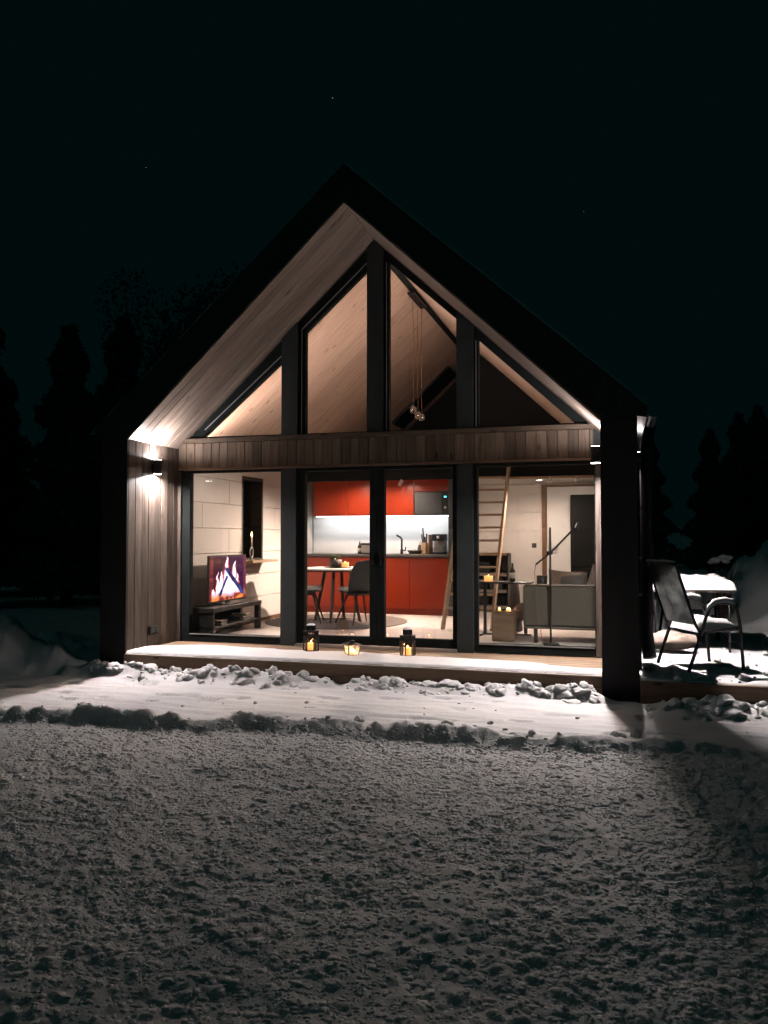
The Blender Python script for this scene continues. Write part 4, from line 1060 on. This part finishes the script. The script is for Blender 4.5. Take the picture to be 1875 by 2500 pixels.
# ------------------------------------------------------------------ television corner
st = thing('tv_stand', 'long low black television stand against the left wall', 'tv stand', (-2.39, 2.03, 0.005))
MB().bevel_box(-0.19, 0.19, -0.72, 0.72, 0.335, 0.395, 0.004).build('top', 'black', st)
MB().bevel_box(-0.175, 0.175, -0.70, 0.66, 0.12, 0.15, 0.003).build('shelf', 'black', st)
MB().box(-0.18, 0.175, -0.70, -0.66, 0.02, 0.335).build('side_panel', 'black', st)
MB().box(-0.185, -0.175, -0.69, 0.70, 0.152, 0.334).build('back_panel', 'blackmatte', st)
for sx, sy in ((0.145, 0.675), (-0.145, 0.675), (0.145, -0.675), (-0.145, -0.675)):
    MB().box(sx - 0.035, sx + 0.035, sy - 0.035, sy + 0.035, 0.0, 0.334 if sy > 0 else 0.12).build('leg', 'black', st)
for k, (yy, hh) in enumerate(((2.28, 0.07), (2.36, 0.09), (1.66, 0.06))):
    bk = thing('book_stack', ['grey stack of magazines on the television stand shelf', 'taller stack of pale books at the far end of the stand shelf', 'low stack of papers at the near end of the stand shelf'][k], 'books', (-2.36, yy, 0.155))
    for i in range(int(hh / 0.015)):
        MB().box(-0.10 + 0.006 * (i % 3), 0.14 - 0.008 * (i % 2), -0.06 - 0.03 * (k == 2), 0.06, i * 0.0155, i * 0.0155 + 0.014).build('book', ['throw', 'label', 'throw'][k] if i % 2 else 'graypanel', bk)
tv = thing('television', 'flat television showing a burning log fire', 'television', (-2.36, 2.02, 0.40))
MB().bevel_box(-0.03, -0.002, -0.545, 0.545, 0.035, 0.665, 0.006).build('case', 'black', tv)
MB().box(-0.11, 0.11, -0.20, 0.20, 0.0, 0.012).box(-0.02, 0.0, -0.06, 0.06, 0.012, 0.05).build('stand', 'black', tv)
# fire picture: coloured cells of the screen, computed
def fire_colors(nu, nv):
    U, V = np.meshgrid((np.arange(nu) + .5) / nu, (np.arange(nv) + .5) / nv, indexing='xy')   # u right, v up
    C = np.zeros((nv, nu, 3))
    brick = 0.5 + 0.5 * fbm(U * 9, V * 14, 121, 3)
    C += np.stack([0.055 * brick, 0.003 * brick, (0.012 + 0.05 * U) * brick], -1)
    row = np.floor(V * 8); g = (np.abs((V * 8) % 1 - .5) > .44) | (np.abs((U * 4 + 0.5 * (row % 2)) % 1 - .5) > .47)
    C[g] += np.array([0.04, 0.008, 0.022])
    side = (U < 0.09) | (U > 0.93)
    C[side & (V > .1)] += np.array([0.30, 0.05, 0.03]) * (fbm(U * 5, V * 20, 5, 2)[side & (V > .1)][:, None])
    # flames rising around the logs
    fl = np.zeros_like(U)
    for (cx_, b, h, w, ln, sd_) in ((.45, .18, .82, .13, .02, 1), (.31, .15, .52, .13, .03, 2), (.60, .25, .64, .13, .09, 3), (.19, .12, .54, .06, .04, 4), (.76, .2, .40, .08, .0, 5), (.52, .1, .58, .20, 0, 6), (.12, .08, .20, .09, .0, 7), (.44, .3, .70, .09, .0, 8)):
        t = (V - b) / h; wob = 0.06 * (fbm(V * 6 + sd_ * 3, U * 2, 131 + sd_, 3) - .5) * (0.4 + 2 * np.clip(t, 0, 1))
        wd = w * np.clip(1 - t, 0, 1) ** 0.8 * (0.75 + 0.6 * fbm(U * 10, V * 8 - sd_, 140 + sd_, 3))
        fl = np.maximum(fl, np.where((t > -.15) & (t < 1), np.clip(1.25 - np.abs(U - cx_ - wob - ln * t) / np.maximum(wd, .004), 0, 1), 0))
    fl = fl * (0.55 + 0.9 * fbm(U * 9, V * 7, 151, 3))
    a = sstep(.08, .26, fl)[..., None]; b_ = sstep(.40, .70, fl)[..., None]
    C = C * (1 - a) + a * np.array([0.95, 0.16, 0.13]); C = C * (1 - b_) + b_ * np.array([1.5, 1.3, 1.65])
    # embers
    em = sstep(.24, .05, V + .10 * (fbm(U * 8, V * 8, 161, 3) - .5))[..., None]; et = fbm(U * 16, V * 16, 163, 3)[..., None]
    C = C * (1 - em) + em * (np.array([0.25, .02, .03]) * (1 - sstep(.42, .58, et)) + np.array([1.1, .30, .07]) * sstep(.42, .58, et))
    # logs
    def log(C, p, q_, w):
        px, py = p; qx, qy = q_; dx, dy = qx - px, qy - py; L2 = dx * dx + dy * dy
        t = np.clip(((U - px) * dx + (V - py) * dy) / L2, 0, 1)
        d = np.hypot((U - px - t * dx), (V - py - t * dy)) + .02 * (fbm(U * 14, V * 14, 171, 3) - .5)
        m_ = sstep(w, w * .75, d)[..., None]; tx = fbm(U * 22, V * 9, 173, 3)[..., None]
        return C * (1 - m_) + m_ * (np.array([.008, .014, .09]) + np.array([.03, .07, .36]) * sstep(.45, .7, tx))
    C = log(C, (.46, .70), (.90, .14), .055); C = log(C, (.46, .52), (.28, .14), .035)
    return C * 0.95
nu, nv = 120, 74
fc = fire_colors(nu, nv)
mb = MB(); y0_, y1_, z0_, z1_ = -0.525, 0.525, 0.06, 0.645
mb.grid([[(0.0, y0_ + (y1_ - y0_) * j / nu, z0_ + (z1_ - z0_) * i / nv) for j in range(nu + 1)] for i in range(nv + 1)])
sm, nt, b = new_mat('screen_fire')
at = nt.nodes.new('ShaderNodeAttribute'); at.attribute_name = 'picture'
b.inputs['Base Color'].default_value = (0.01, 0.01, 0.01, 1); b.inputs['Roughness'].default_value = 0.2
nt.links.new(at.outputs['Color'], b.inputs['Emission Color']); b.inputs['Emission Strength'].default_value = 1.3
so_ = mb.build('screen', sm, tv)
ca = so_.data.color_attributes.new('picture', 'FLOAT_COLOR', 'CORNER')
buf = np.ones((nu * nv, 4, 4)); buf[:, :, :3] = fc.reshape(-1, 1, 3)
ca.data.foreach_set('color', buf.ravel())
# candle holder on the window shelf
ch = thing('candle_holder', 'ring shaped candle holder with a lit taper on the window shelf', 'candle', (-2.47, 2.97, 0.966))
MB().lathe([(0.035, 0), (0.035, 0.012), (0.012, 0.02), (0.010, 0.04)], 14).build('foot', 'steel', ch, smooth=True)
MB().tube([(0, 0.05 * math.cos(a), 0.115 + 0.075 * math.sin(a)) for a in np.linspace(0, 2 * math.pi, 25)], 0.011, 8, caps=False).build('ring', 'steel', ch, smooth=True)
MB().lathe([(0.010, 0.190), (0.008, 0.345)], 10).build('taper', 'label', ch, smooth=True)
MB().lathe([(0.0, 0.345), (0.012, 0.362), (0.009, 0.39), (0.0, 0.425)], 8).build('flame', 'flame', ch, smooth=True)
point('candle_light', (-2.44, 2.97, 1.35), 0.5, (1.0, 0.5, 0.2), 0.015)

# ------------------------------------------------------------------ sofa corner
sf = thing('sofa', 'olive grey sofa with its back turned to the window', 'sofa', (2.10, 2.60, 0.006))
P = []
outl = [(-0.425, 0.40), (-0.44, 0.36), (-0.445, 0.24), (-0.435, 0.19)]
bkm = MB().bevel_box(-0.49, 0.47, -0.45, -0.27, 0.19, 0.715, 0.03); bkm.build('back', 'sofa', sf)
MB().bevel_box(-0.485, 0.46, -0.47, -0.44, 0.172, 0.20, 0.012).build('back_hem', 'sofa', sf)
MB().bevel_box(-0.66, 0.46, -0.262, 0.46, 0.24, 0.42, 0.05).build('seat', 'pillow', sf)
MB().bevel_box(-0.495, -0.40, -0.262, 0.25, 0.42, 0.60, 0.03).build('armrest', 'shell', sf)
MB().tube([(-0.46, -0.455, 0.714), (0.46, -0.455, 0.714)], 0.008, 6).build('piping', 'throw', sf, smooth=True)
for sx, sy in ((-0.335, -0.42), (0.42, -0.42), (-0.55, 0.40), (0.42, 0.40)):
    MB().bar((sx, sy, 0.0), (sx, sy, 0.20), 0.045).build('leg', 'dark_wood', sf)
def cushion(label, loc, w, h, th, m, rx, rz, ry=0):
    P = []; n = 13
    for side in (1, -1):
        G = []
        for i in range(n):
            row = []
            for j in range(n):
                u, v = -1 + 2 * i / (n - 1), -1 + 2 * j / (n - 1)
                pr = max(0, (1 - u ** 4)) ** 0.5 * max(0, (1 - v ** 4)) ** 0.5
                pin = 1 - 0.07 * (1 - abs(u)) * 0 - 0.06 * (u * u * (1 - v * v) + v * v * (1 - u * u)) 
                row.append((u * w / 2 * (1 - 0.07 * (1 - v * v) * abs(u)), side * th / 2 * pr * (0.9 + 0.2 * math.sin(3 * u + 2 * v)), h / 2 + v * h / 2 * (1 - 0.07 * (1 - u * u) * abs(v))))
            G.append(row)
        P.append(G)
    o = MB().grid(P[0]).grid(P[1]).build('cushion', m, smooth=True)
    o.location = loc; o.rotation_euler = (rx, ry, rz); tag(o, label, 'cushion', 'cushions on the sofa'); return o
cushion('brown velvety cushion standing behind the sofa back, below the white door', (2.09, 2.50, 0.43), 0.44, 0.47, 0.16, 'pillow', R(-14), R(8), R(4))
cushion('darker brown cushion leaning in the middle of the sofa', (2.22, 2.46, 0.42), 0.38, 0.44, 0.14, 'ceramic', R(-10), R(-6), R(-6))
cushion('grey cushion at the right end of the sofa by the porch wall', (2.46, 2.50, 0.42), 0.42, 0.52, 0.15, 'throw', R(-12), R(-12), R(18))
o = MB().lathe([(0.06, 0.0), (0.066, 0.01), (0.07, 0.13), (0.063, 0.13), (0.058, 0.02), (0.0, 0.02)], 20).build('lamp_shade_cup', 'black', smooth=True, loc=(1.825, 2.62, 0.665))
o.name = 'black_cup'; tag(o, 'black cup standing on the armrest behind the sofa back', 'cup')
bpy.data.objects['black_cup'].location = (1.80, 2.66, 0.68)
fl_ = thing('floor_lamp', 'thin black floor lamp with a slanted arm between sofa back and window', 'floor lamp', (1.955, 2.06, 0.006))
MB().lathe([(0.10, 0), (0.10, 0.012), (0.02, 0.018)], 24).build('base', 'black', fl_)
MB().tube([(0, 0, 0.01), (0, 0, 1.42)], 0.013, 10).build('pole', 'black', fl_, smooth=True)
MB().tube([(-0.175, 0.0, 0.965), (0.0, 0.0, 1.11), (0.28, 0.0, 1.40)], 0.011, 8).build('arm', 'black', fl_, smooth=True)
MB().bevel_box(-0.045, 0.03, -0.022, 0.022, 1.09, 1.13, 0.006).build('clamp', 'black', fl_)
MB().bevel_box(0.03, 0.09, -0.010, 0.010, 1.10, 1.115, 0.003).build('knob', 'steel', fl_)
hd = MB().tube([(0.33, 0.0, 1.50), (0.30, 0.0, 1.43), (0.285, 0.0, 1.38)], [0.015, 0.035, 0.045], 14).build('shade', 'black', fl_, smooth=True)
MB().tube([(0.322, -0.032, 1.475), (0.300, -0.042, 1.42)], 0.007, 6).build('shade_glint', 'white', fl_, smooth=True)  # white rod standing in for the glint on the black shade
MB().tube([(-0.175, 0, 0.965), (-0.19, 0.0, 0.88), (-0.185, 0.0, 0.78), (-0.165, -0.01, 0.70), (-0.16, -0.03, 0.5), (-0.14, -0.03, 0.30), (-0.11, 0.0, 0.10), (-0.10, 0.02, 0.01)], 0.004, 6).build('cord', 'brown_wood', fl_, smooth=True)

ct = thing('side_table', 'narrow black side table with a wine bottle and glass', 'table', (1.30, 2.80, 0.006))
MB().bevel_box(-0.38, 0.36, -0.16, 0.20, 0.69, 0.712, 0.004).build('table_top', 'black', ct)
MB().bar((-0.27, 0.03, 0.02), (-0.27, 0.03, 0.69), 0.04, 0.04).build('leg', 'black', ct)
MB().bar((-0.30, -0.15, 0.012), (-0.30, 0.2, 0.012), 0.03, 0.022).bar((-0.30, 0.03, 0.012), (0.34, 0.03, 0.012), 0.03, 0.022).build('base', 'black', ct)
for sy in (-0.13, 0.18): MB().lathe([(0.014, 0), (0.014, 0.02)], 8, (0.33, 0.03)).build('foot', 'black', ct); break
glass_candle('wide glowing glass candle on the side table', (1.085, 2.78, 0.7185), 0.068, 0.10, 0.45)
wg = thing('wine_glass', 'empty wine glass on the side table', 'wine glass', (1.31, 2.80, 0.7185))
MB().lathe([(0.035, 0.0), (0.034, 0.003), (0.005, 0.008), (0.004, 0.10), (0.02, 0.12), (0.042, 0.16), (0.040, 0.21), (0.034, 0.24)], 16).build('bowl', 'thinglass', wg, smooth=True)
wb = thing('wine_bottle', 'dark wine bottle with a pale label beside the wine glass', 'bottle', (1.40, 2.80, 0.7185))
MB().lathe([(0.036, 0), (0.038, 0.01), (0.038, 0.14), (0.015, 0.18), (0.014, 0.245), (0.0, 0.247)], 16).build('body', 'amber', wb, smooth=True)
MB().lathe([(0.0388, 0.045), (0.0388, 0.12)], 16).build('paper_label', 'label', wb, smooth=True)
vs = thing('floor_vase', 'tall dark tapered floor vase under the side table', 'vase', (1.36, 3.35, 0.006))
MB().lathe([(0.10, 0), (0.11, 0.03), (0.075, 0.45), (0.06, 0.66), (0.05, 0.66), (0.06, 0.40), (0, 0.40)], 20).build('body', 'ceramic', vs, smooth=True)
lg = thing('log_stool', 'squat wooden log block with tealights on top by the window', 'log stool', (1.362, 2.26, 0.006))
MB().bevel_box(-0.14, 0.14, -0.12, 0.14, 0.0, 0.358, 0.012).build('block', 'log', lg)
MB().bevel_box(-0.10, 0.11, -0.07, 0.09, 0.3585, 0.368, 0.003).build('plate', 'black', lg)
for k, (dx, dy) in enumerate(((-0.06, 0.0), (0.04, 0.03), (0.07, -0.03))):
    tl = thing('tealight', ['left tealight on the log block', 'middle tealight on the log block', 'right tealight on the log block'][k], 'candle', (1.362 + dx, 2.27 + dy, 0.3745), 0, 'tealights on the log block')
    MB().lathe([(0.020, 0), (0.021, 0.022), (0.0, 0.020)], 12).build('cup', 'softglow', tl, smooth=True)
    MB().lathe([(0.0, 0.022), (0.007, 0.03), (0.0, 0.048)], 8).build('flame', 'flame', tl, smooth=True)
point('candle_light', (1.37, 2.26, 0.43), 0.35, (1.0, 0.55, 0.3), 0.03)

# shelves behind the ladder, fridge, socket
sh = thing('shelf_unit', 'dark open shelf with pale shelf edges behind the ladder', 'shelf', (0.56, 6.35, 0.006))
MB().box(-0.34, -0.31, -0.2, 0.2, 0.0, 1.02).box(0.31, 0.34, -0.2, 0.2, 0.0, 1.02).box(-0.31, 0.31, 0.17, 0.2, 0.0, 1.0).build('frame', 'black', sh)
for z in (0.05, 0.33, 0.62, 0.98): MB().bevel_box(-0.309, 0.309, -0.205, 0.165, z, z + 0.05, 0.003).build('shelf', 'throw' if z < 0.9 else 'ladder_wood', sh)
for k, (x, z, m_) in enumerate(((-0.18, 0.381, 'black'), (0.12, 0.381, 'graypanel'), (-0.1, 0.671, 'black'), (0.18, 0.101, 'blackmatte'), (-0.15, 0.101, 'black'))):
    bx = MB().bevel_box(-0.11, 0.11, -0.15, 0.12, 0.0, 0.19, 0.008).box(-0.03, 0.03, -0.155, -0.15, 0.12, 0.14).build('storage_box', m_)
    bx.location = (0.56 + x, 6.35, z + 0.007)
    tag(bx, ['black storage box at the left of the second shelf from below', 'grey storage box at the right of the second shelf from below', 'black storage box on the third shelf from below', 'matte black storage box at the right of the lowest shelf', 'black storage box at the left of the lowest shelf'][k], 'box', 'storage boxes on the shelf behind the ladder')
fr_ = thing('fridge', 'tall black fridge beside the white inner door', 'fridge', (2.255, 6.85, 0.006))
MB().bevel_box(-0.315, 0.30, -0.29, 0.30, 0.03, 2.05, 0.012).build('body', 'blackmatte', fr_)
MB().bevel_box(-0.313, 0.298, -0.335, -0.292, 0.78, 2.045, 0.010).build('door', 'blackmatte', fr_)
MB().bevel_box(-0.313, 0.298, -0.335, -0.292, 0.04, 0.77, 0.010).build('door', 'blackmatte', fr_)
MB().bar((-0.27, -0.35, 1.0), (-0.27, -0.35, 1.35), 0.015).build('handle', 'black', fr_)
sk = MB().bevel_box(1.02, 1.15, 7.26, 7.318, 0.17, 0.34, 0.01).bevel_box(1.045, 1.125, 7.235, 7.262, 0.12, 0.22, 0.008).build('plug_box', 'white'); tag(sk, 'white plug box low on the back wall beside the sofa', 'socket')

# ------------------------------------------------------------------ pendants
for k, (py, bz) in enumerate(((2.98, 3.10), (3.25, 3.06), (3.48, 3.06))):
    t = thing('pendant_lamp', ['nearest of the three unlit glass bulb pendants under the ridge', 'middle of the three unlit glass bulb pendants under the ridge', 'farthest of the three unlit glass bulb pendants under the ridge'][k], 'pendant lamp', (0.0, py, bz), 0, 'glass bulb pendants')
    top = HP - 0.14 - bz
    MB().tube([(0.004 * math.sin(i * 0.9 + k), 0.004 * math.cos(i * 1.3), 0.09 + (top - 0.09) * i / 14) for i in range(15)], 0.0045, 6).build('cord', 'brown_wood', t, smooth=True)
    MB().lathe([(0.016, 0.055), (0.018, 0.06), (0.018, 0.10), (0.006, 0.115)], 12).build('socket', 'black', t, smooth=True)
    MB().lathe([(0.0, -0.055), (0.03, -0.047), (0.05, -0.022), (0.055, 0.0), (0.048, 0.026), (0.026, 0.046), (0.015, 0.056)], 18).build('bulb', 'bulbglass', t, smooth=True)
    MB().tube([(-0.02, 0, 0.0), (0, 0, 0.03), (0.02, 0, 0.0), (0, 0.01, -0.02), (-0.02, 0, 0.0)], 0.002, 5).build('filament', 'steel', t, smooth=True)
o = MB().bevel_box(-0.05, 0.05, 2.85, 3.60, HP - 0.145, HP - 0.108, 0.004).build('pendant_canopy', 'black')
tag(o, 'long black canopy on the ridge carrying the glass pendants', 'ceiling canopy')

# ------------------------------------------------------------------ indoor lights
WARM = (1.0, 0.735, 0.60)
def downlight(label, x, y, z, p, ang=168):
    t = thing('downlight', label, 'ceiling light', (x, y, z), 0, 'round downlights under the loft')
    MB().lathe([(0.075, 0.0), (0.072, -0.012), (0.055, -0.012), (0.055, -0.004)], 24).build('ring', 'white', t)
    MB().lathe([(0.054, -0.006), (0.0, -0.0062)], 24).build('lens', 'lens', t)
    spot('downlight_beam', (x, y, z - 0.02), (x, y, 0), p, WARM, ang, 0.7, 0.05)
MB().box(-2.5, 2.5, D + 0.125, D + 0.15, 2.46, 2.475).build('led_strip', 'lens', cabin)  # invented strip hidden behind the beam, added to brighten the ceiling
l_ = area('added_ceiling_fill', (0, D + 0.20, 2.50), 5.0, 44, (1.0, 0.72, 0.635), (0, 0, 0), 'RECTANGLE', 0.03, 120)  # added fill light thrown up at the ceiling boards
l_.rotation_euler = Vector((0, 0.55, 0.83)).to_track_quat('-Z', 'Y').to_euler()
downlight('lit downlight above the worktop near the microwave', -0.74, 4.93, 2.30, 105)
downlight('lit downlight above the middle of the worktop', -1.55, 4.93, 2.30, 105)
downlight('lit downlight in the passage by the ladder', 1.45, 6.1, 2.30, 170)
def track_spot(label, x, target, p, ang):
    t = thing('spotlight', label, 'spotlight', (x, 4.60, 2.205), 0, 'small white spotlights on the loft edge')
    d = (Vector(target) - Vector((x, 4.60, 2.16))).normalized()
    MB().lathe([(0.012, 0.0), (0.012, 0.03)], 10).build('stem', 'white', t)
    MB().tube([tuple(-d * 0.05 + Vector((0, 0, -0.02))), tuple(d * 0.05 + Vector((0, 0, -0.02)))], 0.028, 14).build('head', 'white', t, smooth=True)
    c = d * 0.053 + Vector((0, 0, -0.02))
    spot('spot_beam', Vector((x, 4.60, 2.205)) + d * 0.07 + Vector((0, 0, -0.02)), target, p, WARM, ang, 0.9, 0.03)
track_spot('left white spotlight on the loft edge', -0.62, (-1.45, 3.35, 0.0), 820, 124)
track_spot('middle white spotlight on the loft edge', 1.75, (1.15, 3.1, 0.0), 440, 112)
track_spot('right white spotlight on the loft edge', 2.15, (1.6, 6.6, 1.0), 80, 110)

# ------------------------------------------------------------------ trees and stars
def crown_mesh(n, fn, size):
    mb = MB()
    for k in range(n):
        c, s = fn(k); a = Vector((random.gauss(0, 1), random.gauss(0, 1), random.gauss(0, .6))).normalized(); b_ = a.orthogonal().normalized()
        b_.rotate(Matrix.Rotation(random.random() * 6.28, 3, a)); e = a.cross(b_)
        s *= size
        c = Vector(c); mb.add([c - b_ * s, c + e * s * .45, c + b_ * s, c - e * s * .45], [(0, 1, 2, 3)])
    return mb
def spruce_fn(h):
    def f(k):
        t = random.random() ** 0.7; z = h * (0.08 + 0.92 * (1 - t)); layer = 0.75 + 0.25 * math.cos(z * 5.5)
        r = (0.04 + 0.235 * t) * h * layer * math.sqrt(random.random()) ; a = random.random() * 6.28
        return (r * math.cos(a), r * math.sin(a), z - r * 0.25), random.uniform(.5, 1.2)
    return f
BL = [(random.gauss(0, .26), random.gauss(0, .26), random.uniform(.32, .84), random.uniform(.12, .22)) for _ in range(44)]
def round_fn(h):
    def f(k):
        bx, by, bz, br = random.choice(BL); v = Vector((random.gauss(0, 1), random.gauss(0, 1), random.gauss(0, 1))).normalized() * br * random.random() ** .4
        return ((bx * .75 + v.x) * h * .62, (by * .75 + v.y) * h * .62, (bz + v.z * .8) * h), random.uniform(.5, 1.2)
    return f
def tree(kind, label, x, y, h, src=None):
    z = gh(x, y) - 0.05
    t = thing('spruce_tree' if kind == 's' else 'broad_tree', label, 'tree', (x, y, z), random.random() * 6.28, 'dark trees behind the cabin')
    if src:
        for c in [c for c in bpy.data.objects if c.parent == src]:
            k = c.copy(); COL.objects.link(k); k.parent = t
        sc_ = h / src['h']; t.scale = (sc_, sc_, sc_)
    else:
        MB().tube([(0, 0, 0), (0.05, 0, h * .4), (0, 0.05, h * .95 if kind == 's' else h * .7)], [h * .022, h * .014, h * .002], 8).build('trunk', 'bark', t, smooth=True)
        if kind != 's':
            lm = MB()
            for k in range(9):
                a = k * 2.4; z0 = h * random.uniform(.25, .5); lm.tube([(0, 0, z0), (h * .12 * math.cos(a), h * .12 * math.sin(a), z0 + h * .14), (h * .24 * math.cos(a), h * .24 * math.sin(a), z0 + h * .25)], [h * .01, h * .006, h * .002], 6)
            lm.build('limbs', 'bark', t, smooth=True)
        o = crown_mesh(9000 if kind == 's' else 20000, spruce_fn(h) if kind == 's' else round_fn(h), h * .020 if kind == 's' else h * .0095).build('crown', 'needle', t); o['kind'] = 'stuff'
    t['h'] = h
    return t
s0 = tree('s', 'dark spruce standing closest behind the left eave', -17.5, 15.0, 6.4)
b0 = tree('b', 'tall broad crowned dark tree rising behind the left roof slope', -12.0, 19.0, 12.6)
for k, (x, y, h) in enumerate(((-24, 20, 7.5), (-30, 16, 7.2), (-21, 27, 8.5), (-11.5, 30, 8.5), (-36, 24, 8.5))):
    tree('s', ['spruce second from the left eave, in the dark', 'spruce at the far left edge of the dark wood', 'taller spruce behind the left ones', 'spruce peeping over the left roof slope', 'leftmost spruce of the dark wood'][k], x, y, h, s0)
LEFT = (((-9.2, 7.5, 6.4), 'nearest dark spruce left of the cabin'), ((-11.8, 5.5, 6.8), 'dark spruce at the left edge beyond the snow bank'),
        ((-7.4, 11.5, 7.2), 'dark spruce close behind the left rear corner of the cabin'), ((-13.5, 9.5, 8.0), 'dark spruce between the left edge and the cabin'),
        ((-10.2, 11.0, 7.6), 'dark spruce behind the nearest one left of the cabin'), ((-15.5, 7.5, 7.5), 'outermost near spruce at the left edge'))
RIGHT = (((4.2, 33, 6.4), 'dark spruce just right of the cabin roof'), ((7.8, 30, 7.0), 'second spruce to the right of the cabin'), ((11.0, 27, 6.6), 'shorter spruce behind the snow heaps on the right'),
         ((9.5, 36, 8.2), 'tallest dark spruce on the right'), ((14.5, 31, 7.6), 'dark spruce at the right edge'), ((6.2, 26, 5.8), 'spruce beyond the snow topped bush'),
         ((9.3, 23, 5.9), 'spruce right behind the snow heap on the right'), ((12.6, 22, 6.0), 'nearest spruce at the right edge'))
for (x, y, h), lab in LEFT + RIGHT: tree('s', lab, x, y, h, s0)
# bare young tree on the right, its branches reach into the picture
bt_ = thing('bare_tree', 'leafless young tree with thin drooping branches at the right edge', 'tree', (6.9, 5.6, -0.05))
MB().tube([(0, 0, 0), (-0.05, 0.05, 1.6), (0.05, 0, 3.2), (0, 0.05, 5.0)], [0.06, 0.05, 0.035, 0.01], 8).build('trunk', 'bark', bt_, smooth=True)
mb = MB()
for k in range(26):
    z0 = random.uniform(1.6, 4.6); a = random.uniform(0, 6.28); L_ = random.uniform(0.8, 1.9)
    pts = [(0, 0, z0)]
    for i in range(1, 6):
        f = i / 5; pts.append((L_ * f * math.cos(a) + random.uniform(-.05, .05), L_ * f * math.sin(a) + random.uniform(-.05, .05), z0 + 0.35 * f - 0.4 * f * f))
    mb.tube(pts, [0.014, 0.011, 0.009, 0.007, 0.005, 0.003], 5)
    for i in (2, 3, 4):
        p = Vector(pts[i]); mb.tube([p, p + Vector((random.uniform(-.25, .25), random.uniform(-.25, .25), random.uniform(-.1, .3)))], [0.005, 0.002], 4)
mb.build('branches', 'bark', bt_)

mb = MB()
rnd = random.Random(5)
for k in range(30):
    az = YAW + rnd.uniform(-R(60), R(60)); el = rnd.uniform(R(14), R(75)); d = 600
    c = Vector((2.77 + d * math.sin(az) * math.cos(el), -7.96 + d * math.cos(az) * math.cos(el), d * math.sin(el)))
    V, F = ICO[0]; mb.add((V * rnd.uniform(0.10, 0.26) + np.array(c)).tolist(), F)
o = mb.build('stars', 'star'); o['kind'] = 'structure'
